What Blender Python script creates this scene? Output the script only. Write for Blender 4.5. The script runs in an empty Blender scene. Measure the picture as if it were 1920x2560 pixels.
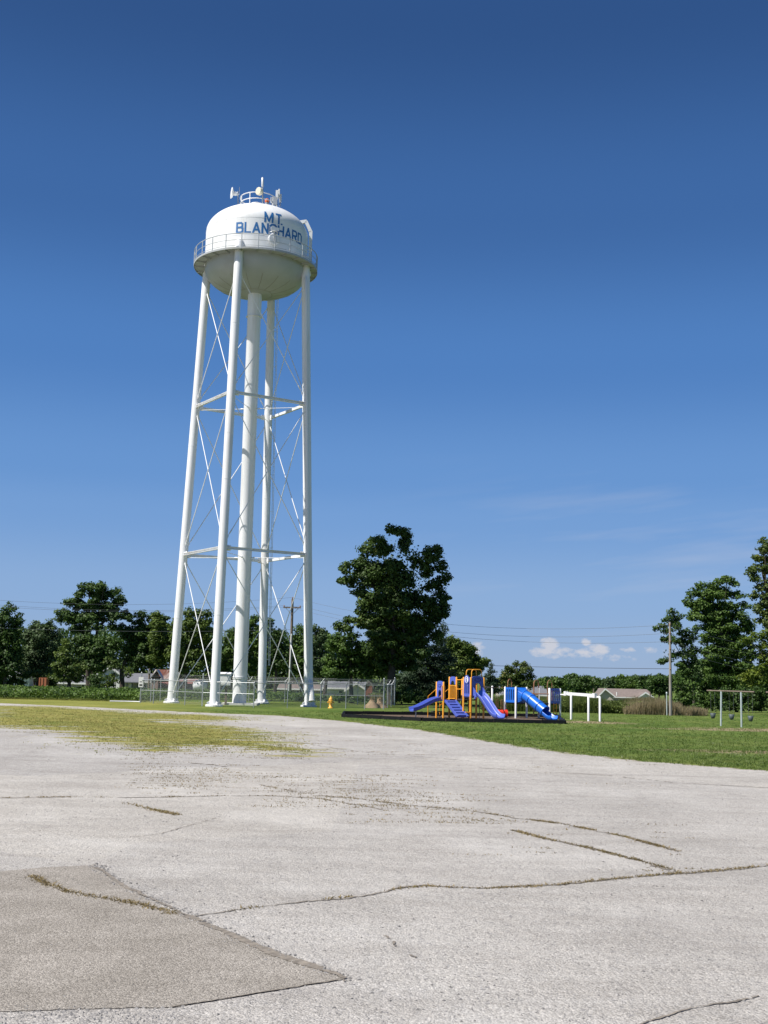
import bpy, bmesh, math, random
import numpy as np
from mathutils import Vector, Matrix
R = math.radians
rnd = random.Random(7)
RNG = np.random.default_rng(11)
scene = bpy.context.scene
col = scene.collection

# ------------------------------------------------------------------ camera
CAM_H = 2.5
F_PX = 2903.6                      # focal length in pixels of the 1920x2560 photograph
FW = Vector((0.0, 0.99034519, 0.13862328))
RT = Vector((0.99975815, -0.00304857, 0.02177942))
UP = Vector((-0.02199175, -0.13858975, 0.99010567))
CAM = Vector((0, 0, CAM_H))
cd = bpy.data.cameras.new('camera'); cam = bpy.data.objects.new('camera', cd); col.objects.link(cam)
cd.sensor_fit = 'VERTICAL'; cd.sensor_height = 24.0; cd.lens = 24.0 * F_PX / 2560.0
cd.clip_start = 0.1; cd.clip_end = 6000
cam.matrix_world = Matrix(((RT.x, UP.x, -FW.x, 0), (RT.y, UP.y, -FW.y, 0), (RT.z, UP.z, -FW.z, CAM_H), (0, 0, 0, 1)))
scene.camera = cam

# ------------------------------------------------------------------ light, sky, exposure
SUN_AZ, SUN_EL = R(243.5), R(53)     # azimuth clockwise from +Y
SUN_DIR = Vector((math.sin(SUN_AZ) * math.cos(SUN_EL), math.cos(SUN_AZ) * math.cos(SUN_EL), math.sin(SUN_EL)))
sd = bpy.data.lights.new('sun', 'SUN'); so = bpy.data.objects.new('sun', sd); col.objects.link(so)
sd.energy = 5.0; sd.angle = R(0.53); sd.color = (1.0, 0.955, 0.89)
so.rotation_euler = SUN_DIR.to_track_quat('Z', 'Y').to_euler()
scene.view_settings.view_transform = 'Standard'; scene.view_settings.look = 'None'
scene.view_settings.exposure = 0.45; scene.view_settings.gamma = 1.0
scene.view_settings.use_curve_mapping = False

world = bpy.data.worlds.new('World'); scene.world = world; world.use_nodes = True
wt = world.node_tree; wt.nodes.clear()
def wn(t, **k):
    n = wt.nodes.new(t)
    for a, b in k.items(): setattr(n, a, b)
    return n
def wmath(op, a, b=None, c=None, clamp=False):
    n = wn('ShaderNodeMath', operation=op, use_clamp=clamp)
    for i, v in enumerate((a, b, c)):
        if v is None: continue
        if isinstance(v, (int, float)): n.inputs[i].default_value = v
        else: wt.links.new(v, n.inputs[i])
    return n.outputs[0]
wo = wn('ShaderNodeOutputWorld'); bg = wn('ShaderNodeBackground')
sky = wn('ShaderNodeTexSky'); sky.sky_type = 'NISHITA'; sky.sun_disc = False
sky.sun_elevation = SUN_EL; sky.sun_rotation = SUN_AZ
sky.altitude = 200; sky.air_density = 1.0; sky.dust_density = 0.3; sky.ozone_density = 1.5
hs = wn('ShaderNodeHueSaturation'); hs.inputs['Saturation'].default_value = 1.12; hs.inputs['Hue'].default_value = 0.503
# clear deep-blue air: the physical sky is blended with the measured elevation colours of this day
tc = wn('ShaderNodeTexCoord'); sx = wn('ShaderNodeSeparateXYZ'); wt.links.new(tc.outputs['Generated'], sx.inputs[0])
el = wmath('ARCSINE', sx.outputs[2])
rp = wn('ShaderNodeValToRGB'); rp.color_ramp.interpolation = 'EASE'
wt.links.new(wmath('DIVIDE', el, R(90)), rp.inputs[0])
def srgb(c): return tuple(((v / 255) / 12.92 if v / 255 <= .04045 else ((v / 255 + .055) / 1.055) ** 2.4) for v in c)
SKY_K = 1.0 / (0.055 * 2 ** 0.45)
stops = [(0.0, (147, 176, 216)), (3.8, (136, 172, 221)), (7.6, (115, 159, 217)), (9.6, (103, 151, 213)), (15.3, (79, 130, 197)), (22.4, (60, 105, 168)), (31.2, (44, 82, 138)), (50, (32, 62, 116)), (90, (28, 54, 104))]
e_ = rp.color_ramp.elements
while len(e_) < len(stops): e_.new(.5)
for k_, (a_, c_) in enumerate(stops):
    e_[k_].position = a_ / 90.0; l_ = srgb(c_); e_[k_].color = (l_[0], l_[1], l_[2], 1)
sc_ = wn('ShaderNodeVectorMath', operation='SCALE'); sc_.inputs['Scale'].default_value = SKY_K; wt.links.new(rp.outputs[0], sc_.inputs[0])
skm = wn('ShaderNodeMixRGB'); skm.inputs[0].default_value = .85
wt.links.new(sky.outputs[0], hs.inputs['Color']); wt.links.new(hs.outputs[0], skm.inputs[1]); wt.links.new(sc_.outputs[0], skm.inputs[2])
# small fair-weather clouds low in the sky (direction based: azimuth and elevation)
az = wmath('ARCTAN2', sx.outputs[0], sx.outputs[1])
cx = wn('ShaderNodeCombineXYZ')
wt.links.new(wmath('MULTIPLY', az, 120.0), cx.inputs[0]); wt.links.new(wmath('MULTIPLY', el, 190.0), cx.inputs[1])
nz = wn('ShaderNodeTexNoise'); nz.inputs['Scale'].default_value = 1.0; nz.inputs['Detail'].default_value = 6; nz.inputs['Roughness'].default_value = 0.62
wt.links.new(cx.outputs[0], nz.inputs['Vector'])
puffs = None
# (azimuth deg, elevation deg, half-width, half-height) of each cloud
for a0, e0, wa, we, k in ((8.2, 1.62, .55, .36, 1.25), (8.15, 1.25, .95, .34, .9), (8.75, 1.35, .6, .22, .7), (9.95, 1.78, .28, .22, 1.1), (10.55, 1.42, .62, .30, 1.2), (10.05, 1.28, .7, .26, .9), (9.3, 1.15, .8, .2, .35), (11.9, 1.42, .4, .18, .45), (12.9, 1.45, .5, .22, .5), (11.2, 1.05, 1.2, .2, .3), (4.75, 1.35, .4, .4, .8), (13.9, 1.3, .6, .2, .4)):
    dx = wmath('DIVIDE', wmath('SUBTRACT', az, R(a0)), R(wa)); dy = wmath('DIVIDE', wmath('SUBTRACT', el, R(e0)), R(we))
    d2 = wmath('ADD', wmath('MULTIPLY', dx, dx), wmath('MULTIPLY', dy, dy))
    g = wmath('MULTIPLY', wmath('SUBTRACT', 1.0, d2), k)
    puffs = g if puffs is None else wmath('MAXIMUM', puffs, g)
pm = wmath('MULTIPLY_ADD', wmath('SUBTRACT', nz.outputs[0], 0.5), 2.6, puffs)
pm = wmath('MULTIPLY', wmath('MULTIPLY', wmath('SUBTRACT', pm, 0.12), 1.25, clamp=True), wmath('MULTIPLY', wmath('ADD', puffs, 1.0, clamp=True), 1.0))
pm = wmath('MULTIPLY', pm, 0.72)
# thin high streaks
cx2 = wn('ShaderNodeCombineXYZ')
wt.links.new(wmath('MULTIPLY', az, 5.0), cx2.inputs[0])
wt.links.new(wmath('MULTIPLY', wmath('SUBTRACT', el, wmath('MULTIPLY', az, 0.10)), 42.0), cx2.inputs[1])
nz2 = wn('ShaderNodeTexNoise'); nz2.inputs['Scale'].default_value = 1.0; nz2.inputs['Detail'].default_value = 5
wt.links.new(cx2.outputs[0], nz2.inputs['Vector'])
st = wmath('MULTIPLY', wmath('SUBTRACT', nz2.outputs[0], 0.5), 1.6, clamp=True)
de = wmath('DIVIDE', wmath('SUBTRACT', el, R(6.0)), R(5.0))
stw = wmath('SUBTRACT', 1.0, wmath('MULTIPLY', de, de), clamp=True)
azw = wmath('MULTIPLY_ADD', az, 5.0, 0.1, clamp=True)
st = wmath('MULTIPLY', wmath('MULTIPLY', st, stw), azw)
cm = wmath('MAXIMUM', pm, wmath('MULTIPLY', st, 0.5))
mx = wn('ShaderNodeMixRGB'); wt.links.new(cm, mx.inputs[0]); wt.links.new(skm.outputs[0], mx.inputs[1]); mx.inputs[2].default_value = (9.2, 9.0, 9.4, 1)
wt.links.new(mx.outputs[0], bg.inputs[0]); bg.inputs[1].default_value = 0.055
wt.links.new(bg.outputs[0], wo.inputs[0])

# ------------------------------------------------------------------ measuring helpers (photograph pixel -> place)
def ray(px, py): return FW + RT * ((px - 960) / F_PX) - UP * ((py - 1280) / F_PX)
def at(px, py, Y):
    d = ray(px, py); return CAM + d * (Y / d.y)
def gp(px, py, z=0.0):
    d = ray(px, py); p = CAM + d * ((z - CAM_H) / d.z); return Vector((p.x, p.y, z))
def hz(px, py, Y): return at(px, py, Y).z
def sstep(t):
    t = min(1, max(0, t)); return t * t * (3 - 2 * t)
def ground_z(x, y):                # flat by the tower, falling away behind the playing field on the right
    return -3.2 * sstep((y - 97) / 95) * sstep((x - 3) / 14)

# ------------------------------------------------------------------ materials
MATS = {}
def nodes_mat(name):
    m = bpy.data.materials.new(name); m.use_nodes = True
    nt = m.node_tree; b = nt.nodes['Principled BSDF']; MATS[name] = m
    return m, nt, b
def pmat(name, c, rough=0.6, metal=0.0, var=0.0, scale=3.0, spec=0.5, bump=0.0, bscale=30.0, dirt=None, dscale=1.0, stretch=None):
    m, nt, b = nodes_mat(name)
    b.inputs['Base Color'].default_value = (*c, 1); b.inputs['Roughness'].default_value = rough
    b.inputs['Metallic'].default_value = metal; b.inputs['Specular IOR Level'].default_value = spec
    tcn = nt.nodes.new('ShaderNodeTexCoord'); vec = tcn.outputs['Object']
    if stretch:
        mp = nt.nodes.new('ShaderNodeMapping'); mp.inputs['Scale'].default_value = stretch
        nt.links.new(vec, mp.inputs[0]); vec = mp.outputs[0]
    last = None
    if var > 0:
        n = nt.nodes.new('ShaderNodeTexNoise'); n.inputs['Scale'].default_value = scale; n.inputs['Detail'].default_value = 5
        nt.links.new(vec, n.inputs['Vector'])
        r = nt.nodes.new('ShaderNodeValToRGB'); r.color_ramp.elements[0].position = .3; r.color_ramp.elements[1].position = .7
        r.color_ramp.elements[0].color = (*[v * (1 - var) for v in c], 1); r.color_ramp.elements[1].color = (*[min(1, v * (1 + var)) for v in c], 1)
        nt.links.new(n.outputs[0], r.inputs[0]); last = r.outputs[0]
        nt.links.new(last, b.inputs['Base Color'])
    if dirt:
        n = nt.nodes.new('ShaderNodeTexNoise'); n.inputs['Scale'].default_value = dscale; n.inputs['Detail'].default_value = 7; n.inputs['Roughness'].default_value = .65
        nt.links.new(vec, n.inputs['Vector'])
        r = nt.nodes.new('ShaderNodeMapRange'); r.inputs[1].default_value = .5; r.inputs[2].default_value = .72; r.inputs[4].default_value = dirt[3]
        nt.links.new(n.outputs[0], r.inputs[0])
        mxn = nt.nodes.new('ShaderNodeMixRGB'); nt.links.new(r.outputs[0], mxn.inputs[0])
        if last: nt.links.new(last, mxn.inputs[1])
        else: mxn.inputs[1].default_value = (*c, 1)
        mxn.inputs[2].default_value = (*dirt[:3], 1); nt.links.new(mxn.outputs[0], b.inputs['Base Color'])
    if bump:
        n = nt.nodes.new('ShaderNodeTexNoise'); n.inputs['Scale'].default_value = bscale; n.inputs['Detail'].default_value = 4
        nt.links.new(vec, n.inputs['Vector'])
        bp = nt.nodes.new('ShaderNodeBump'); bp.inputs['Strength'].default_value = bump; bp.inputs['Distance'].default_value = .02
        nt.links.new(n.outputs[0], bp.inputs['Height']); nt.links.new(bp.outputs[0], b.inputs['Normal'])
    return m
def leafmat(name, c1, c2, trans=0.25, tip=None):
    """leaf colour varies leaf by leaf and in patches a metre or two wide"""
    m, nt, b = nodes_mat(name)
    geo = nt.nodes.new('ShaderNodeNewGeometry'); tcn = nt.nodes.new('ShaderNodeTexCoord')
    n = nt.nodes.new('ShaderNodeTexNoise'); n.inputs['Scale'].default_value = .45; n.inputs['Detail'].default_value = 3
    nt.links.new(tcn.outputs['Object'], n.inputs['Vector'])
    a = nt.nodes.new('ShaderNodeMath'); a.operation = 'MULTIPLY_ADD'; a.inputs[1].default_value = .55
    nt.links.new(geo.outputs['Random Per Island'], a.inputs[0])
    s = nt.nodes.new('ShaderNodeMath'); s.operation = 'MULTIPLY_ADD'; s.inputs[1].default_value = 1.5; s.inputs[2].default_value = -.55
    nt.links.new(n.outputs[0], s.inputs[0]); nt.links.new(s.outputs[0], a.inputs[2])
    r = nt.nodes.new('ShaderNodeValToRGB'); r.color_ramp.elements[0].position = .05; r.color_ramp.elements[1].position = .85
    r.color_ramp.elements[0].color = (*c1, 1); r.color_ramp.elements[1].color = (*c2, 1)
    if tip:
        e = r.color_ramp.elements.new(.97); e.color = (*tip, 1)
    nt.links.new(a.outputs[0], r.inputs[0])
    b.inputs['Roughness'].default_value = .55; b.inputs['Specular IOR Level'].default_value = .3
    nt.links.new(r.outputs[0], b.inputs['Base Color'])
    tr = nt.nodes.new('ShaderNodeBsdfTranslucent'); nt.links.new(r.outputs[0], tr.inputs[0])
    ms = nt.nodes.new('ShaderNodeMixShader'); ms.inputs[0].default_value = trans
    out = nt.nodes['Material Output']
    nt.links.new(b.outputs[0], ms.inputs[1]); nt.links.new(tr.outputs[0], ms.inputs[2]); nt.links.new(ms.outputs[0], out.inputs[0])
    return m

M_white = pmat('white_tank_paint', (.80, .81, .81), .42, var=.03, scale=.8, dirt=(.50, .48, .42, .5), dscale=.7, stretch=(1.3, 1.3, .22))
M_steelw = pmat('white_steel_paint', (.80, .81, .82), .4, var=.03, scale=1.5, dirt=(.50, .45, .37, .5), dscale=1.1, stretch=(1.6, 1.6, .10))
M_under = pmat('shade_toned_tank_belly', (.37, .39, .40), .5, var=.06, scale=.7, dirt=(.27, .26, .21, .5), dscale=.45)  # base greyed to put the underside's shade into the paint; mottling is grime
M_seam = pmat('dark_weld_seam', (.25, .24, .2), .7)
M_blue = pmat('blue_letter_paint', (.024, .15, .39), .5, var=.08, scale=2)
M_galv = pmat('galvanised_steel', (.42, .44, .45), .45, .6, var=.1, scale=5)
M_wire = pmat('galvanised_wire', (.30, .33, .33), .5, .3)
M_conc = pmat('footing_concrete', (.62, .61, .57), .85, var=.1, scale=3)
M_yel = pmat('playground_yellow', (.80, .345, .028), .38, var=.06, scale=4)
M_brown = pmat('playground_faded_brown', (.33, .16, .08), .5, var=.15, scale=6)
M_purp = pmat('playground_violet_blue', (.080, .125, .49), .38, var=.07, scale=2)
M_purpd = pmat('playground_dark_violet', (.03, .035, .22), .5)
M_sky = pmat('playground_blue', (.014, .14, .60), .34, var=.06, scale=2)
M_red = pmat('playground_red', (.68, .04, .02), .4, var=.05, scale=4)
M_deck = pmat('deck_rubber', (.035, .035, .04), .8)
M_black = pmat('black_plastic', (.012, .012, .014), .45, var=.2, scale=4, spec=.25)
M_plastw = pmat('white_post_paint', (.80, .80, .80), .4, var=.03)
M_hyd = pmat('hydrant_yellow', (.80, .42, .04), .4, var=.08, scale=6)
M_wood = pmat('weathered_pole_wood', (.17, .135, .105), .85, var=.3, scale=2, stretch=(6, 6, .5))
M_bark = pmat('bark', (.055, .045, .036), .9, var=.3, scale=4, bump=.6, bscale=8)
M_cable = pmat('cable_black', (.03, .03, .035), .5)
M_cableg = pmat('cable_grey', (.16, .17, .18), .45, .3)
M_glassb = pmat('window_glass', (.03, .035, .045), .08, spec=.6)
M_roofg = pmat('grey_shingles', (.15, .155, .17), .9, var=.12, scale=3, bump=.4, bscale=10)
M_roofb = pmat('brown_shingles', (.19, .155, .14), .9, var=.14, scale=2.5, bump=.4, bscale=10)
M_sidingw = pmat('white_siding', (.72, .72, .70), .6, var=.04)
M_sidingc = pmat('cream_siding', (.48, .45, .36), .7, var=.06)
M_sidingt = pmat('tan_siding', (.50, .44, .38), .7, var=.05)
M_trim = pmat('white_trim', (.78, .78, .76), .5)
M_brick = pmat('red_brown_brick', (.24, .10, .065), .85, var=.2, scale=6)
M_barnw = pmat('bare_barn_boards', (.30, .22, .19), .9, var=.25, scale=2, stretch=(4, 4, .6))
M_barnr = pmat('faded_red_boards', (.20, .085, .075), .9, var=.2, scale=2)
M_rust = pmat('rusty_roof_metal', (.125, .042, .024), .8, var=.2, scale=2, dirt=(.45, .43, .41, 1.0), dscale=1.2, stretch=(1.8, .2, .2))
M_dark = pmat('dark_screen_fabric', (.02, .026, .022), .9)
M_sign = pmat('sign_white', (.78, .78, .76), .5)
M_signk = pmat('sign_black', (.03, .03, .03), .6)
M_orange = pmat('orange_beacon', (.65, .16, .06), .4)
M_mulch = pmat('mulch', (.22, .15, .11), .95, var=.3, scale=5, bump=.8, bscale=25)
M_dirtpile = pmat('dry_clay', (.25, .18, .11), .95, var=.2, scale=5, bump=.8, bscale=12)
M_cream = pmat('cream_radome', (.74, .69, .55), .5)
M_seat = pmat('grey_rubber_seat', (.07, .09, .095), .6)
M_crack = pmat('crack_dirt', (.20, .175, .145), .95, var=.35, scale=14)
M_stone = leafmat('loose_stone', (.09, .088, .085), (.34, .325, .31), 0.0)
M_terra = pmat('terracotta', (.36, .13, .06), .8)

L_maple = leafmat('maple_leaf', (.020, .050, .010), (.088, .142, .028), .28, (.13, .16, .04))
L_dark = leafmat('dark_leaf', (.021, .052, .012), (.085, .150, .030), .28)
L_mid = leafmat('mid_leaf', (.029, .070, .013), (.120, .200, .036), .30)
L_grey = leafmat('greygreen_leaf', (.034, .066, .024), (.125, .185, .072), .27)
L_yell = leafmat('yellowgreen_leaf', (.036, .072, .012), (.140, .20, .036), .3)
L_bright = leafmat('bright_leaf', (.05, .10, .012), (.19, .24, .030), .32)
L_rust = leafmat('turning_leaf', (.032, .064, .013), (.125, .170, .034), .3, (.24, .17, .03))
L_spruce = leafmat('spruce_needle', (.015, .036, .016), (.058, .098, .046), .14)
L_crop = leafmat('crop_leaf', (.030, .070, .010), (.115, .19, .030), .28)
L_weed = leafmat('weed_green', (.050, .080, .016), (.14, .18, .04), .28)
L_dry = leafmat('weed_dry', (.15, .135, .06), (.38, .31, .19), .25)
L_lawn = leafmat('lawn_blade', (.060, .110, .018), (.17, .22, .05), .3, (.40, .40, .28))
L_island = leafmat('sunburnt_blade', (.15, .18, .04), (.40, .34, .12), .3)
L_crack = leafmat('crack_blade', (.13, .105, .045), (.29, .22, .10), .25, (.13, .18, .04))

# ------------------------------------------------------------------ object helpers
def tag(o, label=None, cat=None, group=None, kind=None):
    for k, v in (('label', label), ('category', cat), ('group', group), ('kind', kind)):
        if v: o[k] = v
    return o
def thing(name, loc, label, cat, group=None):
    o = bpy.data.objects.new(name, None); o.empty_display_size = .3; o.location = loc; col.objects.link(o)
    return tag(o, label, cat, group)
def wloc(o):
    v = Vector((0, 0, 0))
    while o is not None: v += Vector(o.location); o = o.parent
    return v
class MB:
    def __init__(s): s.v = []; s.f = []; s.sm = []
    def add(s, vs, fs, smooth=False):
        n = len(s.v); s.v += [tuple(v) for v in vs]; s.f += [tuple(i + n for i in f) for f in fs]; s.sm += [smooth] * len(fs); return s
    def hexa(s, b, t):
        return s.add(list(b) + list(t), [(3, 2, 1, 0), (4, 5, 6, 7), (0, 1, 5, 4), (1, 2, 6, 5), (2, 3, 7, 6), (3, 0, 4, 7)])
    def obox(s, c, ax, ay, az):       # centre and three half-axis vectors
        c = Vector(c); ax = Vector(ax); ay = Vector(ay); az = Vector(az)
        q = [c - ax - ay, c + ax - ay, c + ax + ay, c - ax + ay]
        return s.hexa([p - az for p in q], [p + az for p in q])
    def box(s, c, size): return s.obox(c, (size[0] / 2, 0, 0), (0, size[1] / 2, 0), (0, 0, size[2] / 2))
    def bar(s, p0, p1, w, h, up=(0, 0, 1)):
        p0 = Vector(p0); p1 = Vector(p1); d = (p1 - p0); L = d.length; d.normalize(); u = Vector(up)
        if abs(d.dot(u)) > .99: u = Vector((0, 1, 0))
        x = d.cross(u); x.normalize(); y = x.cross(d)
        return s.obox((p0 + p1) / 2, d * L / 2, x * w / 2, y * h / 2)
    def tube(s, pts, r, n=10, cap=True, smooth=True):
        pts = [Vector(p) for p in pts]; rs = r if isinstance(r, (list, tuple)) else [r] * len(pts)
        vs = []; px = None
        for i, p in enumerate(pts):
            d = (pts[min(i + 1, len(pts) - 1)] - pts[max(i - 1, 0)]).normalized()
            if px is None:
                px = d.cross(Vector((0, 0, 1)) if abs(d.z) < .95 else Vector((1, 0, 0))).normalized()
            else: px = (px - d * px.dot(d)).normalized()
            py = d.cross(px)
            for k in range(n):
                a = 2 * math.pi * k / n; vs.append(p + (px * math.cos(a) + py * math.sin(a)) * rs[i])
        fs = [(i * n + k, i * n + (k + 1) % n, (i + 1) * n + (k + 1) % n, (i + 1) * n + k) for i in range(len(pts) - 1) for k in range(n)]
        s.add(vs, fs, smooth)
        if cap: s.add(vs[:n], [tuple(range(n - 1, -1, -1))]); s.add(vs[-n:], [tuple(range(n))])
        return s
    def lathe(s, prof, c=(0, 0, 0), n=48, smooth=True, axis=None, closed=False):
        """profile of (radius, height) turned about an axis through c"""
        c = Vector(c); az = Vector(axis or (0, 0, 1)).normalized()
        ax = az.cross(Vector((0, 1, 0)) if abs(az.y) < .9 else Vector((1, 0, 0))).normalized(); ay = az.cross(ax)
        vs = []
        for (r, z) in prof:
            for k in range(n):
                a = 2 * math.pi * k / n; vs.append(c + (ax * math.cos(a) + ay * math.sin(a)) * max(r, 1e-4) + az * z)
        m = len(prof); rng = range(m if closed else m - 1)
        fs = [(i * n + k, i * n + (k + 1) % n, ((i + 1) % m) * n + (k + 1) % n, ((i + 1) % m) * n + k) for i in rng for k in range(n)]
        return s.add(vs, fs, smooth)
    def prism(s, poly, d):            # closed flat outline (3-D points) swept along d
        n = len(poly); a = [Vector(p) for p in poly]; d = Vector(d); b = [p + d for p in a]
        return s.add(a + b, [tuple(range(n - 1, -1, -1)), tuple(range(n, 2 * n))] + [(i, (i + 1) % n, n + (i + 1) % n, n + i) for i in range(n)])
    def build(s, name, mat, parent=None, recalc=True):
        off = wloc(parent) if parent else Vector((0, 0, 0))
        me = bpy.data.meshes.new(name)
        me.from_pydata([(v[0] - off.x, v[1] - off.y, v[2] - off.z) for v in s.v], [], s.f)
        me.polygons.foreach_set('use_smooth', s.sm)
        if recalc:
            bm = bmesh.new(); bm.from_mesh(me); bmesh.ops.recalc_face_normals(bm, faces=bm.faces); bm.to_mesh(me); bm.free()
        me.materials.append(mat)
        o = bpy.data.objects.new(name, me); col.objects.link(o)
        if parent: o.parent = parent
        return o
def quads_obj(name, V, mat, parent=None, nv=4):
    """V: (n, nv, 3) array of separate leaf or blade polygons"""
    n = len(V); me = bpy.data.meshes.new(name)
    off = np.array(wloc(parent)) if parent else np.zeros(3)
    me.vertices.add(n * nv); me.vertices.foreach_set('co', (V.reshape(-1, 3) - off).astype(np.float32).ravel())
    me.loops.add(n * nv); me.loops.foreach_set('vertex_index', np.arange(n * nv, dtype=np.int32))
    me.polygons.add(n); me.polygons.foreach_set('loop_start', np.arange(0, n * nv, nv, dtype=np.int32))
    me.update(calc_edges=True); me.validate(); me.materials.append(mat)
    o = bpy.data.objects.new(name, me); col.objects.link(o)
    if parent: o.parent = parent
    return o
def copy_tree(o, parent=None, dz=None):
    c = o.copy(); col.objects.link(c); c.parent = parent
    for ch in list(o.children): copy_tree(ch, c)
    return c
def unit(a): return a / (np.linalg.norm(a, axis=-1, keepdims=True) + 1e-9)
def leaf_quads(P, N, size, aspect=.75, rng=RNG):
    """pointed leaf-like quads at P facing N"""
    t = unit(np.cross(N, rng.normal(size=P.shape))); b = np.cross(N, t)
    sz = size * rng.uniform(.65, 1.35, (len(P), 1))
    l = t * sz; w = b * sz * aspect * .5
    return np.stack([P - l * .5, P + w - l * .05, P + l * .5 , P - w - l * .05], 1)

# ------------------------------------------------------------------ ground: one height field, split into lot and lawn
LOT_EDGE_PX = [(1920, 1927), (1597, 1902), (1440, 1885), (1307, 1867), (1162, 1844), (1047, 1824), (960, 1815), (839, 1801), (694, 1789), (463, 1780), (231, 1768), (0, 1758)]
edge = [gp(*p) for p in LOT_EDGE_PX]
lot_poly = [(70, 8), (40, 20), (24, 27)] + [(p.x, p.y) for p in edge] + [(-45, 90), (-90, 100), (-90, -30), (70, -30)]
ISL_PX = [(-60, 1762), (60, 1765), (231, 1772), (370, 1781), (463, 1786), (560, 1790), (625, 1799), (560, 1802), (440, 1800), (470, 1806), (600, 1822), (690, 1838), (660, 1846), (720, 1864), (750, 1882), (640, 1874), (560, 1868), (460, 1872), (380, 1874), (330, 1862), (270, 1850), (210, 1838), (130, 1824), (60, 1818), (-60, 1816)]
isl_poly = [tuple(gp(*p)[:2]) for p in ISL_PX]
def signed_dist(P, poly):
    """positive inside the outline"""
    poly = np.array(poly, float); q = np.roll(poly, -1, 0); d = np.full(len(P), 1e9); ins = np.zeros(len(P), bool)
    for a, b in zip(poly, q):
        ab = b - a; t = np.clip(((P - a) @ ab) / (ab @ ab + 1e-12), 0, 1)
        d = np.minimum(d, np.linalg.norm(P - a - t[:, None] * ab, axis=1))
        c = ((a[1] > P[:, 1]) != (b[1] > P[:, 1])) & (P[:, 0] < (b[0] - a[0]) * (P[:, 1] - a[1]) / (b[1] - a[1] + 1e-12) + a[0])
        ins ^= c
    return np.where(ins, d, -d)
xs = np.concatenate([[-1500, -700, -350, -200, -140, -100], np.arange(-80, -40, 2.0), np.arange(-40, 30, .5), np.arange(30, 90, 2.5), [100, 140, 200, 350, 700, 1500]])
ys = np.concatenate([[-300, -100, -40], np.arange(-20, 4, 4.0), np.arange(4, 30, 1.0), np.arange(30, 97, .5), np.arange(97, 200, 4.0), [210, 240, 300, 400, 600, 1000, 1800, 3000]])
GX, GY = np.meshgrid(xs, ys); GP = np.stack([GX.ravel(), GY.ravel()], 1)
GZ = np.array([ground_z(x, y) for x, y in GP])
sd_lot = signed_dist(GP, lot_poly); sd_isl = signed_dist(GP, isl_poly)
MULCH_POLY = [(-2.1, 68.6), (2.3, 65.3), (10.2, 65.8), (11.4, 76.3), (4.0, 75.4), (-2.1, 73.5)]
sd_mul = signed_dist(GP, MULCH_POLY)
# worn, bare earth under the swings and around the track ride
bare = [(gp(1855, 1826), 6.5, 1.5), (gp(1480, 1806), 3.2, 2.5), (gp(1930, 1824), 6, 1.5), (gp(1860, 1880), 4.5, 1.2), (gp(1905, 1880), 2.0, .8)]
bare_f = np.full(len(GP), -9.0)
for c, rx, ry in bare: bare_f = np.maximum(bare_f, 1 - np.hypot((GP[:, 0] - c.x) / rx, (GP[:, 1] - c.y) / ry))
nx, ny = len(xs), len(ys)
gf = [(j * nx + i, j * nx + i + 1, (j + 1) * nx + i + 1, (j + 1) * nx + i) for j in range(ny - 1) for i in range(nx - 1)]

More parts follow.
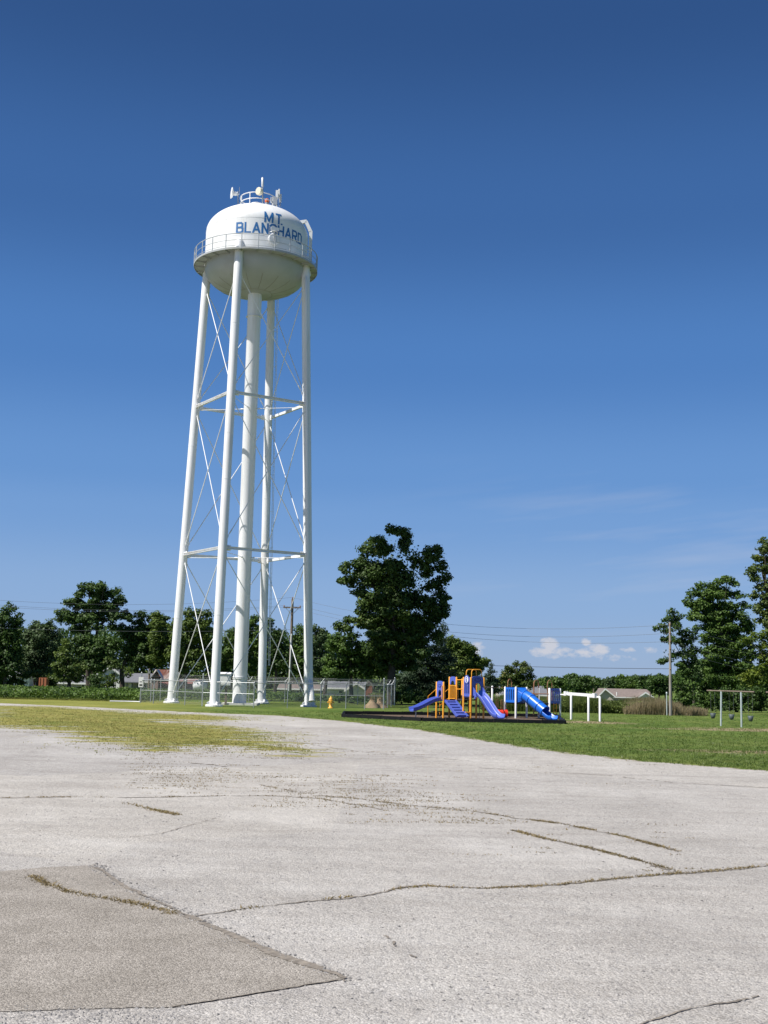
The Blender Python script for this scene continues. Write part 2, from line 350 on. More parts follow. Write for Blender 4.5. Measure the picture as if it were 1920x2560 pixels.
def ground_material():
    m, nt, b = nodes_mat('ground_surface')
    N = nt.nodes; Lk = nt.links
    def math_(op, a, b_=None, c=None, clamp=False):
        n = N.new('ShaderNodeMath'); n.operation = op; n.use_clamp = clamp
        for i, v in enumerate((a, b_, c)):
            if v is None: continue
            if isinstance(v, (int, float)): n.inputs[i].default_value = v
            else: Lk.new(v, n.inputs[i])
        return n.outputs[0]
    geo = N.new('ShaderNodeNewGeometry'); pos = geo.outputs['Position']
    def noise(scale, detail=4, rough=.55, vec=pos, stretch=None):
        if stretch:
            mp = N.new('ShaderNodeMapping'); mp.inputs['Scale'].default_value = stretch; Lk.new(vec, mp.inputs[0]); vec = mp.outputs[0]
        n = N.new('ShaderNodeTexNoise'); n.inputs['Scale'].default_value = scale; n.inputs['Detail'].default_value = detail; n.inputs['Roughness'].default_value = rough
        Lk.new(vec, n.inputs['Vector']); return n.outputs[0]
    def ramp(v, *st):
        r = N.new('ShaderNodeValToRGB'); e = r.color_ramp.elements
        e[0].position, e[0].color = st[0][0], (*st[0][1], 1); e[1].position, e[1].color = st[-1][0], (*st[-1][1], 1)
        for p, c in st[1:-1]:
            k = e.new(p); k.color = (*c, 1)
        Lk.new(v, r.inputs[0]); return r.outputs[0]
    def mixc(f, a, c):
        x = N.new('ShaderNodeMixRGB')
        for i, v in enumerate((f, a, c)):
            if isinstance(v, (int, float)): x.inputs[i].default_value = v
            elif isinstance(v, tuple): x.inputs[i].default_value = (*v, 1)
            else: Lk.new(v, x.inputs[i])
        return x.outputs[0]
    def attr(n):
        a = N.new('ShaderNodeAttribute'); a.attribute_name = n; return a.outputs['Fac']
    # --- gravel / old tar-and-chip surface
    stones = N.new('ShaderNodeTexVoronoi'); stones.inputs['Scale'].default_value = 55; Lk.new(pos, stones.inputs['Vector'])
    grain = N.new('ShaderNodeTexVoronoi'); grain.inputs['Scale'].default_value = 17; Lk.new(pos, grain.inputs['Vector'])
    sep = N.new('ShaderNodeSeparateColor'); Lk.new(stones.outputs['Color'], sep.inputs[0])
    sep2 = N.new('ShaderNodeSeparateColor'); Lk.new(grain.outputs['Color'], sep2.inputs[0])
    g = ramp(sep.outputs[0], (0, (.295, .284, .266)), (.35, (.392, .379, .358)), (.8, (.470, .455, .432)), (1, (.55, .534, .508)))
    big = noise(.16, 6, .62); g = mixc(1.0, g, g)
    g2 = N.new('ShaderNodeMixRGB'); g2.blend_type = 'MULTIPLY'; g2.inputs[0].default_value = 1
    Lk.new(g, g2.inputs[1]); Lk.new(ramp(big, (.3, (.80, .79, .78)), (.5, (.96, .95, .94)), (.7, (1.05, 1.05, 1.05))), g2.inputs[2]); g = g2.outputs[0]
    mid = noise(1.1, 5, .65, stretch=(.5, 1.6, 1))
    g3 = N.new('ShaderNodeMixRGB'); g3.blend_type = 'MULTIPLY'; g3.inputs[0].default_value = 1
    Lk.new(g, g3.inputs[1]); Lk.new(ramp(mid, (.3, (.86, .85, .84)), (.6, (1.02, 1.02, 1.02))), g3.inputs[2]); g = g3.outputs[0]
    # single darker stones set in the surface
    dk = math_('GREATER_THAN', sep2.outputs[1], .955)
    dk = math_('MULTIPLY', dk, math_('LESS_THAN', grain.outputs['Distance'], .36))
    g = mixc(math_('MULTIPLY', dk, .75), g, (.22, .215, .215))
    # loose, coarser gravel and wheel tracks towards the back of the lot
    trk = noise(.9, 6, .7, stretch=(.18, 1.0, 1))
    tw = math_('MULTIPLY', math_('SUBTRACT', math_('MULTIPLY_ADD', trk, 2.6, -1.0), .25, clamp=True), attr('loose'))
    g = mixc(math_('MULTIPLY', tw, .55), g, (.36, .335, .31))
    crg = noise(5.5, 4, .75); g = mixc(math_('MULTIPLY', math_('MULTIPLY', math_('SUBTRACT', .47, crg, clamp=True), 7.0, clamp=True), math_('MULTIPLY', attr('loose'), .55)), g, (.20, .19, .18)); g = mixc(math_('MULTIPLY', math_('MULTIPLY', math_('SUBTRACT', crg, .54, clamp=True), 7.0, clamp=True), math_('MULTIPLY', attr('loose'), .5)), g, (.60, .585, .57))
    # tyre arcs, old stains, and courses laid at different times
    tyre = noise(.55, 5, .6, stretch=(.10, .9, 1)); tyre2 = noise(.8, 5, .6, stretch=(.8, .16, 1))
    for tv, am in ((tyre, .40), (tyre2, .34)):
        f = math_('MULTIPLY', math_('MULTIPLY', math_('SUBTRACT', tv, .55, clamp=True), 6.0, clamp=True), am); g = mixc(f, g, (.26, .245, .23))
    spot = noise(.7, 6, .7); g = mixc(math_('MULTIPLY', math_('MULTIPLY', math_('SUBTRACT', spot, .60, clamp=True), 7.0, clamp=True), .55), g, (.23, .215, .20))
    pale = noise(.33, 4, .6); g = mixc(math_('MULTIPLY', math_('MULTIPLY', math_('SUBTRACT', pale, .52, clamp=True), 5.0, clamp=True), .55), g, (.52, .505, .48))
    crs = N.new('ShaderNodeTexVoronoi'); crs.inputs['Scale'].default_value = .09; Lk.new(pos, crs.inputs['Vector']); sc3 = N.new('ShaderNodeSeparateColor'); Lk.new(crs.outputs['Color'], sc3.inputs[0])
    g4 = N.new('ShaderNodeMixRGB'); g4.blend_type = 'MULTIPLY'; g4.inputs[0].default_value = 1; Lk.new(g, g4.inputs[1]); Lk.new(ramp(sc3.outputs[0], (0, (.93, .93, .94)), (1, (1.06, 1.05, 1.03))), g4.inputs[2]); g = g4.outputs[0]
    # --- lawn
    ln1 = noise(.22, 5, .6); ln2 = noise(2.2, 6, .7); ln3 = noise(14, 4, .7, stretch=(1, .6, 1))
    la = math_('ADD', math_('MULTIPLY', ln1, .5), math_('ADD', math_('MULTIPLY', ln2, .3), math_('MULTIPLY', ln3, .4)))
    lawn = ramp(la, (.40, (.045, .085, .014)), (.55, (.078, .128, .022)), (.67, (.118, .165, .036)), (.80, (.20, .205, .075)))
    dryn = math_('ADD', attr('dry'), math_('MULTIPLY_ADD', noise(.5, 5, .65), 1.6, -.8)); lawn = mixc(math_('MULTIPLY', math_('MULTIPLY', dryn, 1.0, clamp=True), .75), lawn, ramp(la, (.42, (.16, .175, .03)), (.75, (.32, .29, .075))))
    bare_n = math_('ADD', attr('bare'), math_('MULTIPLY_ADD', noise(1.3, 6, .7), 2.2, -1.1))
    mow = noise(.35, 4, .6, stretch=(.06, 1.3, 1)); lawn = mixc(math_('MULTIPLY', math_('MULTIPLY', math_('SUBTRACT', mow, .53, clamp=True), 6.0, clamp=True), .45), lawn, (.17, .165, .055))
    lawn = mixc(math_('MULTIPLY', math_('MULTIPLY', bare_n, 1.6, clamp=True), .85), lawn, (.30, .225, .15))
    # --- sunburnt weedy grass growing over the gravel
    wn1 = noise(.8, 7, .72, stretch=(.32, 1.1, 1)); wn2 = noise(6, 5, .7)
    weed = ramp(math_('ADD', math_('MULTIPLY', wn1, .55), math_('MULTIPLY', wn2, .45)), (.36, (.12, .145, .032)), (.50, (.22, .215, .055)), (.68, (.38, .31, .11)))
    weed = mixc(math_('MULTIPLY', math_('SUBTRACT', noise(.5, 4), .56, clamp=True), 5.0, clamp=True), weed, (.11, .16, .022))
    wm = math_('ADD', math_('MULTIPLY', attr('sd_isl'), .55), math_('ADD', math_('MULTIPLY_ADD', wn1, 9.0, -4.25), math_('MULTIPLY_ADD', wn2, 1.4, -.7)))
    wmask = math_('MULTIPLY', wm, 1.8, clamp=True)
    # --- mulch in the play area
    mu = ramp(noise(9, 5, .7), (.35, (.07, .05, .036)), (.65, (.19, .14, .105)))
    # --- combine; edges wander with noise
    en = math_('ADD', math_('MULTIPLY_ADD', noise(1.2, 5, .7), 2.0, -1.0), math_('MULTIPLY_ADD', noise(7, 4, .7), .7, -.35))
    lm = math_('MULTIPLY_ADD', math_('ADD', attr('sd_lot'), math_('MULTIPLY', en, 1.15)), 3.0, .5, clamp=True)
    lot = mixc(wmask, g, weed)
    # a brown, thin strip where lawn gives way to stone
    c = mixc(lm, lawn, lot)
    band = math_('MULTIPLY', math_('MULTIPLY', lm, math_('SUBTRACT', 1.0, lm)), 2.2, clamp=True)
    c = mixc(math_('MULTIPLY', band, .8), c, (.22, .17, .08))
    c = mixc(math_('MULTIPLY_ADD', attr('sd_mul'), 6.0, .5, clamp=True), c, mu)
    Lk.new(c, b.inputs['Base Color'])
    b.inputs['Roughness'].default_value = .95; b.inputs['Specular IOR Level'].default_value = .15
    bp = N.new('ShaderNodeBump'); bp.inputs['Strength'].default_value = .75; bp.inputs['Distance'].default_value = .012
    hgt = math_('ADD', math_('MULTIPLY', stones.outputs['Distance'], -.9), math_('MULTIPLY', noise(20, 5, .7), .8))
    Lk.new(hgt, bp.inputs['Height'])
    bp2 = N.new('ShaderNodeBump'); bp2.inputs['Strength'].default_value = .6; bp2.inputs['Distance'].default_value = .10
    Lk.new(noise(3.0, 6, .7), bp2.inputs['Height']); Lk.new(bp.outputs[0], bp2.inputs['Normal'])
    # the rougher second bump belongs to grass and loose gravel
    Lk.new(bp2.outputs[0], b.inputs['Normal'])
    return m
M_ground = ground_material()
loose = np.clip((GP[:, 1] - 18) / 20, 0, 1)
dry = np.clip((-9 - GP[:, 0]) / 9, 0, .9) * np.clip((98 - GP[:, 1]) / 6, 0, 1) + .28 * np.clip(1 + sd_lot / 2.0, 0, 1) * (sd_lot < 0)
def ground_part(name, pick):
    fs = [f for f in gf if pick(np.mean(sd_lot[list(f)]))]
    used = np.unique(np.array(fs)); remap = -np.ones(len(GP), int); remap[used] = np.arange(len(used))
    me = bpy.data.meshes.new(name)
    me.from_pydata(np.column_stack([GP[used], GZ[used]]).tolist(), [], remap[np.array(fs)].tolist())
    for an, arr in (('sd_lot', sd_lot), ('sd_isl', sd_isl), ('sd_mul', sd_mul), ('bare', bare_f), ('loose', loose), ('dry', dry)):
        a = me.attributes.new(an, 'FLOAT', 'POINT'); a.data.foreach_set('value', np.clip(arr[used], -60, 60).astype(np.float32))
    me.polygons.foreach_set('use_smooth', [True] * len(fs)); me.materials.append(M_ground)
    o = bpy.data.objects.new(name, me); col.objects.link(o); tag(o, kind='structure'); return o
ground_part('gravel_lot', lambda s: s > -.6)
ground_part('lawn', lambda s: s <= -.6)

# darker repaired slab in the near left corner, cracks, loose stones, blades
def ragged(pts, step, amp, r):
    out = []
    for a, b_ in zip(pts, pts[1:] + pts[:1]):
        a = Vector(a); b_ = Vector(b_); n = max(1, int((b_ - a).length / step)); t = (b_ - a).normalized(); q = Vector((-t.y, t.x, 0))
        for i in range(n): out.append(a + (b_ - a) * (i / n) + q * r.uniform(-amp, amp))
    return out
def patch_material():
    m, nt, b = nodes_mat('patched_asphalt')
    geo = nt.nodes.new('ShaderNodeNewGeometry'); v = nt.nodes.new('ShaderNodeTexVoronoi'); v.inputs['Scale'].default_value = 70; nt.links.new(geo.outputs['Position'], v.inputs['Vector'])
    s = nt.nodes.new('ShaderNodeSeparateColor'); nt.links.new(v.outputs['Color'], s.inputs[0])
    r = nt.nodes.new('ShaderNodeValToRGB'); e = r.color_ramp.elements
    e[0].color = (.19, .174, .155, 1); e[1].color = (.40, .372, .335, 1); k = e.new(.5); k.color = (.285, .262, .232, 1)
    nt.links.new(s.outputs[0], r.inputs[0])
    n = nt.nodes.new('ShaderNodeTexNoise'); n.inputs['Scale'].default_value = 1.3; n.inputs['Detail'].default_value = 7; n.inputs['Roughness'].default_value = .65
    nt.links.new(geo.outputs['Position'], n.inputs['Vector'])
    r2 = nt.nodes.new('ShaderNodeValToRGB'); r2.color_ramp.elements[0].position = .3; r2.color_ramp.elements[1].position = .7
    r2.color_ramp.elements[0].color = (.78, .77, .75, 1); r2.color_ramp.elements[1].color = (1.12, 1.12, 1.12, 1); nt.links.new(n.outputs[0], r2.inputs[0])
    x = nt.nodes.new('ShaderNodeMixRGB'); x.blend_type = 'MULTIPLY'; x.inputs[0].default_value = 1
    nt.links.new(r.outputs[0], x.inputs[1]); nt.links.new(r2.outputs[0], x.inputs[2]); nt.links.new(x.outputs[0], b.inputs['Base Color'])
    b.inputs['Roughness'].default_value = .95; b.inputs['Specular IOR Level'].default_value = .15
    bp = nt.nodes.new('ShaderNodeBump'); bp.inputs['Strength'].default_value = .8; bp.inputs['Distance'].default_value = .01
    nt.links.new(v.outputs['Distance'], bp.inputs['Height']); bp.invert = True; nt.links.new(bp.outputs[0], b.inputs['Normal'])
    return m
PATCH_PX = [(-420, 2196), (0, 2178), (110, 2168), (232, 2163), (275, 2195), (330, 2225), (405, 2268), (470, 2290), (560, 2328), (640, 2368), (730, 2405), (862, 2445), (740, 2466), (600, 2490), (430, 2518), (250, 2520), (0, 2528), (-420, 2540)]
pp = [gp(*p, 0.006) for p in PATCH_PX]
pr = ragged(pp, .05, .012, rnd)
pm_ = MB(); pm_.add(pr, [tuple(range(len(pr)))])
tag(pm_.build('asphalt_patch', patch_material(), recalc=False), kind='structure')

def resample(pts, step):
    out = []
    for a, b_ in zip(pts, pts[1:]):
        n = max(1, int((b_ - a).length / step))
        out += [a + (b_ - a) * (i / n) for i in range(n)]
    return out + [pts[-1]]
def ribbon(mb, pts, w, amp, z, r, gap=0.0):
    """a ragged crack: short pieces of changing width, sometimes broken off"""
    q = resample(pts, .035); wob = 0; L = []; on = True; mw = 1.0
    for i, p in enumerate(q):
        t = (q[min(i + 1, len(q) - 1)] - q[max(i - 1, 0)]); t.z = 0; t.normalize(); s = Vector((-t.y, t.x, 0))
        wob = wob * .93 + r.uniform(-amp, amp)
        mw = min(1.7, max(.25, mw * .9 + .1 + r.uniform(-.22, .22))); ww = w * mw * r.uniform(.85, 1.15)
        c = p + s * wob
        L.append((c + s * ww / 2, c - s * ww / 2))
    for i in range(len(L) - 1):
        if r.random() < gap * .5: on = not on
        elif not on and r.random() < .12: on = True
        if gap and not on: continue
        a, b_ = L[i]; c, d = L[i + 1]
        mb.add([(v.x, v.y, z) for v in (a, b_, d, c)], [(0, 1, 2, 3)])
CR = {
 'a': [(0, 1995), (140, 1993), (270, 1994), (420, 1993), (560, 1990), (680, 1990), (800, 1997), (960, 2025)],
 'c': [(1190, 2030), (1290, 2045), (1400, 2060), (1480, 2075), (1560, 2092), (1700, 2130)],
 'u': [(650, 1962), (760, 1985), (900, 1998), (1010, 2012), (1100, 2020), (1190, 2030)],
 'd': [(1280, 2075), (1340, 2092), (1450, 2115), (1560, 2143), (1610, 2155), (1680, 2175)],
 'e': [(480, 2293), (600, 2275), (740, 2258), (900, 2240), (1000, 2222), (1060, 2216), (1200, 2222), (1330, 2217), (1440, 2208), (1620, 2190), (1760, 2180), (1920, 2165), (2100, 2150)],
 'f': [(60, 2178), (110, 2208), (170, 2232), (250, 2245), (330, 2258), (400, 2275), (445, 2290)],
 'g': [(1600, 2562), (1680, 2540), (1750, 2520), (1830, 2508), (1920, 2490), (2050, 2465)],
 'h': [(330, 2092), (400, 2085), (470, 2065), (540, 2045)],
 'k': [(960, 2340), (1010, 2370), (1050, 2395)],
 'm': [(480, 1908), (530, 1912), (570, 1918)], 'n': [(1200, 1920), (1500, 1938), (1700, 1958), (1920, 1970)], 'o': [(860, 2450), (900, 2480), (960, 2500)],
 'r': [(470, 2291), (560, 2330), (640, 2366), (730, 2402), (800, 2425)], 's': [(590, 2342), (660, 2376), (740, 2408), (862, 2448)], 't': [(700, 1850), (900, 1880), (1200, 1905)],
 'p': [(430, 2520), (560, 2498), (700, 2474), (862, 2447)], 'q': [(232, 2163), (330, 2228), (470, 2291), (640, 2368), (862, 2446)],
}
cg = {k: [gp(*p) for p in v] for k, v in CR.items()}
cm_ = MB(); zk = .0068
for k, w, amp, gap in (('a', .045, .02, .02), ('c', .045, .03, 0), ('d', .05, .03, 0), ('u', .045, .04, .04), ('e', .032, .022, 0), ('f', .03, .012, .1), ('g', .028, .012, .1), ('h', .016, .01, .1), ('k', .02, .02, .3), ('m', .12, .02, .3), ('n', .06, .02, .25), ('o', .012, .01, .2), ('p', .022, .008, .04), ('q', .04, .014, .06), ('r', .09, .012, .06), ('s', .07, .018, .08), ('t', .05, .02, .3)):
    zk += .00025; ribbon(cm_, cg[k], w, amp, zk, rnd, gap)
tag(cm_.build('pavement_cracks', M_crack, recalc=False), kind='structure')

def blades(P, h, w, lean=.5, rng=RNG, nv=3):
    """one triangular grass blade at each point"""
    n = len(P); a = rng.uniform(0, 2 * np.pi, n); hh = h * rng.uniform(.5, 1.3, n); s = np.stack([np.cos(a), np.sin(a), np.zeros(n)], 1) * (w * rng.uniform(.6, 1.3, n) / 2)[:, None]
    b_ = rng.uniform(0, 2 * np.pi, n); l = (hh * lean * rng.uniform(0, 1, n))
    tip = P + np.stack([np.cos(b_) * l, np.sin(b_) * l, hh], 1)
    return np.stack([P - s, P + s, tip], 1)
pts = []
def tufts_along(path, spots, spread, n):
    q = resample(path, .03)
    for (t0, t1, k) in spots:
        i0, i1 = int(t0 * (len(q) - 1)), max(int(t0 * (len(q) - 1)) + 1, int(t1 * (len(q) - 1)))
        for _ in range(int(n * k * (i1 - i0))):
            p = q[rnd.randint(i0, i1)]; pts.append((p.x + rnd.gauss(0, spread), p.y + rnd.gauss(0, spread), .004))
def rspots(n, r, lo=.01, hi=.06):
    o = []
    for _ in range(n):
        a = r.random(); o.append((a, min(1, a + r.uniform(lo, hi)), r.uniform(.4, 1.4)))
    return o
tufts_along(cg['a'], rspots(26, rnd), .035, 2.2)
tufts_along(cg['c'], rspots(26, rnd, .02, .1), .03, 3.0); tufts_along(cg['u'], rspots(20, rnd, .01, .05), .06, 2.5)
tufts_along(cg['d'], rspots(22, rnd, .04, .14), .035, 3.6)
tufts_along(cg['e'], rspots(26, rnd, .01, .05) + [(.38, .60, 1.3), (.62, .7, 1.5), (.73, .80, 1.2)], .028, 2.6)
tufts_along(cg['f'], [(.12, .30, 2.2), (.3, .75, 1.6), (.72, .98, 1.8)], .04, 4.0)
tufts_along([gp(315, 2008), gp(370, 2022), gp(445, 2038)], [(0, .5, .8), (.55, 1, 3.5)], .05, 3.5)
for x0, x1, y0, y1, n in ((650, 1060, 1935, 2020, 150), (350, 620, 1905, 1985, 110), (880, 1220, 1985, 2060, 60), (700, 1100, 1830, 1900, 60), (300, 760, 1860, 1900, 110), (1000, 1700, 1900, 1975, 14), (1150, 1700, 2040, 2180, 14)):
    for _ in range(n):
        p = gp(rnd.uniform(x0, x1), rnd.uniform(y0, y1)); L = rnd.uniform(.1, .7); k = int(L * 38)
        for j in range(k): pts.append((p.x + rnd.uniform(-L, L), p.y + rnd.gauss(0, .025), .004))
tag(quads_obj('crack_grass', blades(np.array(pts), .026, .02, 3.2), L_crack, nv=3), 'short brown and green grass sprouting from cracks in the pale lot', 'grass', kind='stuff')

# lawn blades: thick near the edge of the lot, thinner further off
def scatter_px(n, x0, x1, y0, y1):
    P = np.array([gp(rnd.uniform(x0, x1), rnd.uniform(y0, y1))[:] for _ in range(n)]); return P
P = scatter_px(26000, 380, 1980, 1778, 1935); P = P[(signed_dist(P[:, :2], lot_poly) < RNG.normal(.05, .15, len(P)) ) & (signed_dist(P[:, :2], MULCH_POLY) < .1)]
P = np.repeat(P, 5, 0) + np.concatenate([RNG.normal(0, .07, (len(P) * 5, 2)), np.zeros((len(P) * 5, 1))], 1)
tag(quads_obj('lawn_grass', blades(P, .06, .024, 1.2), L_lawn, nv=3), 'short mown green grass of the playing field', 'grass', kind='stuff')
P = scatter_px(11000, -20, 780, 1764, 1890); P = P[signed_dist(P[:, :2], isl_poly) > RNG.normal(.6, 1.6, len(P))]
P = np.repeat(P, 5, 0) + np.concatenate([RNG.normal(0, .09, (len(P) * 5, 2)), np.zeros((len(P) * 5, 1))], 1)
tag(quads_obj('weedy_grass', blades(P, .04, .03, 1.2), L_island, nv=3), 'patchy yellowing grass growing over the gravel on the left', 'grass', kind='stuff')

# loose stones
def stones(P, s0, s1):
    n = len(P); base = np.array([(1, 0, 0), (0, 1, 0), (-1, 0, 0), (0, -1, 0), (0, 0, .55), (0, 0, -.3)], float)
    V = base[None] * RNG.uniform(.6, 1.25, (n, 6, 3)); a = RNG.uniform(0, 6.28, n); c, s = np.cos(a), np.sin(a)
    V = np.stack([V[..., 0] * c[:, None] - V[..., 1] * s[:, None], V[..., 0] * s[:, None] + V[..., 1] * c[:, None], V[..., 2]], -1)
    V = V * (RNG.uniform(0, 1, (n, 1, 1)) ** 2.5 * (s1 - s0) + s0) + P[:, None]
    T = V[:, [[0, 1, 4], [1, 2, 4], [2, 3, 4], [3, 0, 4]]].reshape(-1, 3, 3)
    return T
P = np.concatenate([scatter_px(2600, -30, 1950, 2050, 2565), scatter_px(5000, -30, 1950, 1860, 2060), scatter_px(900, 0, 460, 2515, 2565)])
P = P[signed_dist(P[:, :2], lot_poly) > .2]; q = [gp(*p) for p in CR['q']]; qq = resample(q, .02)
P2 = np.array([(p.x + rnd.gauss(0, .07), p.y + rnd.gauss(0, .07), .004) for p in qq for _ in range(4)])
tag(quads_obj('loose_gravel', stones(np.concatenate([P, P2]), .004, .024), M_stone, nv=3), 'loose grey stones lying on the gravel lot', 'gravel', kind='stuff')

# ------------------------------------------------------------------ water tower
TC = Vector((-10.6352, 89.0702, 0)); PHI = -.21229
S0, S2, S1, H2, H1 = 5.461, 5.024, 4.551, 11.419, 23.147
RB, HB, RTK, ZC, ZT, ZB = 4.894, 34.30, 4.05, 37.0, 39.25, 32.15
def leg_r(z): return S0 + (S1 - S0) * z / H1
LEG_A = [PHI + math.pi, PHI + 1.5 * math.pi, PHI, PHI + .5 * math.pi]     # left, front, right, back
def legp(i, z): return TC + Vector((math.cos(LEG_A[i]) * leg_r(z), math.sin(LEG_A[i]) * leg_r(z), z))
tower = thing('water_tower', TC, 'tall white steel water tower on four legs with MT. BLANCHARD in blue on its tank', 'water tower')
def roof_r(z): return RTK if z <= ZC else RTK * math.sqrt(max(0, 1 - ((z - ZC) / (ZT - ZC)) ** 2))
mb = MB(); prof = [(RTK, HB), (RTK, 35.2), (RTK, 36.1), (RTK, ZC)]
prof += [(RTK * math.cos(t), ZC + (ZT - ZC) * math.sin(t)) for t in np.linspace(0.04, math.pi / 2, 22)]
mb.lathe(prof, (TC.x, TC.y, 0), 96); tank = mb.build('tank', M_white, tower)
mb = MB()
for z in (ZC, 35.6): mb.lathe([(RTK + .004, z - .02), (RTK + .012, z), (RTK + .004, z + .02)], (TC.x, TC.y, 0), 96)
mb.build('weld_seam', M_steelw, tank)
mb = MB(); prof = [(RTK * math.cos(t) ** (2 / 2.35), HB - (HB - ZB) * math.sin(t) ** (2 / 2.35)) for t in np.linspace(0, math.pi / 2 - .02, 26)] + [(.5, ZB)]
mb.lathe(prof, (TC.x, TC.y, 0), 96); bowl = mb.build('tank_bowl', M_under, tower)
def bowl_z(r): return HB - (HB - ZB) * max(0, 1 - (r / RTK) ** 2.35) ** (1 / 2.35)
mb = MB()
for k in range(16):
    a = PHI + k * math.pi / 8 + .1; pth = []
    for r in np.linspace(1.35, 3.3, 9): pth.append((TC.x + r * math.cos(a), TC.y + r * math.sin(a), bowl_z(r) - .004))
    mb.tube(pth, .016, 5)
mb.lathe([(1.33, bowl_z(1.33) - .012), (1.37, bowl_z(1.37) - .012)], (TC.x, TC.y, 0), 64)
mb.build('bowl_seams', M_seam, bowl)
# balcony
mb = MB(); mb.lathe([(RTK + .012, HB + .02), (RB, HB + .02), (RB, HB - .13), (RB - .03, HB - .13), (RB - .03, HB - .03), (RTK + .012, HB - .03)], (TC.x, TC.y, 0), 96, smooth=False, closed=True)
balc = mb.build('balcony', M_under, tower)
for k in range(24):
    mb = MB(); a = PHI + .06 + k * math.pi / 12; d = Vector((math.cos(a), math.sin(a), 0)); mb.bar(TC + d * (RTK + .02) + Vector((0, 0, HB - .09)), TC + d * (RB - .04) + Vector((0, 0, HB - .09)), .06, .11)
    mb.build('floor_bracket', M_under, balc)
mb = MB(); NP = 24
for k in range(NP):
    a = PHI + (k + .35) * 2 * math.pi / NP; p = TC + Vector((math.cos(a) * (RB - .02), math.sin(a) * (RB - .02), 0))
    mb.tube([p + Vector((0, 0, HB - .13)), p + Vector((0, 0, HB + 1.08))], .036, 6)
for z, rr in ((HB + 1.08, .03), (HB + .58, .02), (HB + .14, .018)):
    mb.tube([TC + Vector((math.cos(t) * (RB - .02), math.sin(t) * (RB - .02), z)) for t in np.linspace(0, 2 * math.pi, 97)], rr, 6, cap=False)
mb.build('handrail', pmat('grey_handrail', (.40, .43, .45), .5), balc)
# legs, footings
ztop = HB + .95
for i in range(4):
    mb = MB(); zs = [0.1, .12, .5] + list(np.linspace(2, ztop - .3, 10)); 
    p_ = [legp(i, z) for z in zs]; r_ = [.36, .36] + [.33] * (len(zs) - 2)
    mb.tube(p_ + [legp(i, ztop - .12), legp(i, ztop)], r_ + [.26, .08], 28)
    for zz in (6.5, 16.5, 20.0, 28.5): mb.tube([legp(i, zz - .03), legp(i, zz + .03)], .338, 28)
    lg = mb.build('leg', M_steelw, tower)
    mb = MB(); b0 = legp(i, 0); mb.lathe([(.62, -.2), (.62, .10), (.58, .13), (.01, .13)], (b0.x, b0.y, 0), 20, smooth=False)
    for k in range(4):
        a = LEG_A[i] + k * math.pi / 2 + .78; d = Vector((math.cos(a), math.sin(a), 0)); mb.bar(b0 + d * .34 + Vector((0, 0, .27)), b0 + d * .52 + Vector((0, 0, .16)), .05, .22)
    mb.build('footing', M_steelw, lg)
# riser (wet pipe)
mb = MB(); mb.lathe([(.53, .12), (.53, 30.4), (.55, 30.45), (.55, ZB + .1)], (TC.x, TC.y, 0), 40)
riser = mb.build('riser_pipe', M_steelw, tower)
mb = MB(); mb.lathe([(.53, 30.3), (.63, 30.3), (.63, 30.36), (.53, 30.36)], (TC.x, TC.y, 0), 40, smooth=False); mb.build('collar_ring', M_steelw, riser)
mb = MB(); mb.box((TC.x + .1, TC.y, .06), (2.7, 2.4, .16)); mb.build('footing', M_conc, riser)
mb = MB()
for z in (1.95, 2.05): mb.lathe([(.53, z), (.58, z), (.58, z + .05), (.53, z + .05)], (TC.x, TC.y, 0), 32, smooth=False)
mb.build('clamp_band', M_steelw, riser)
# struts: channels between the legs at two heights
for z in (H2, H1):
    for i in range(4):
        a, b_ = legp(i, z), legp((i + 1) % 4, z); d = (b_ - a).normalized(); mb = MB()
        a2, b2 = a + d * .3, b_ - d * .3
        mb.bar(a2, b2, .05, .20); n = d.cross(Vector((0, 0, 1)))
        for s in (-.09, .09): mb.bar(a2 + Vector((0, 0, s)) + n * .07, b2 + Vector((0, 0, s)) + n * .07, .18, .022)
        for e, sg in ((a2, 1), (b2, -1)): mb.bar(e, e + d * .34 * sg, .016, .42)
        mb.build('strut', M_steelw, tower)
    for i in range(4):      # radial ties from the legs to the riser
        a = legp(i, z - .25); c = Vector((TC.x, TC.y, z - .25)); d = (c - a).normalized(); mb = MB()
        mb.tube([a + d * .3, c - d * .85], .022, 8); mb.tube([c - d * .85, c - d * .74, c - d * .47], [.03, .07, .02], 8); mb.build('tie_rod', M_steelw, tower)
# crossed sway rods with turnbuckles
tops = [(.35, H2 - .25), (H2 + .25, H1 - .25), (H1 + .25, HB - 1.5)]
for (z0, z1) in tops:
    for i in range(4):
        for (p, q_) in ((legp(i, z0), legp((i + 1) % 4, z1)), (legp((i + 1) % 4, z0), legp(i, z1))):
            d = (q_ - p).normalized(); nrm = Vector(((p + q_) / 2 - TC)); nrm.z = 0; nrm.normalize()
            sgn = .03 if p == legp(i, z0) else -.03; p2, q2 = p + d * .38 + nrm * sgn, q_ - d * .38 + nrm * sgn; L = (q2 - p2).length
            mb = MB(); mb.tube([p2 + d * .7, q2], .034, 8); mb.tube([p2 + d * .55, p2 + d * .65, p2 + d * .95, p2 + d * 1.05], [.02, .05, .05, .02], 8)
            mb.tube([p2, p2 + d * .6], .03, 8); mb.bar(p2 - d * .12, p2 + d * .34, .03, .15); mb.bar(q2 + d * .12, q2 - d * .3, .03, .13)
            mb.build('sway_rod', M_steelw, tower)
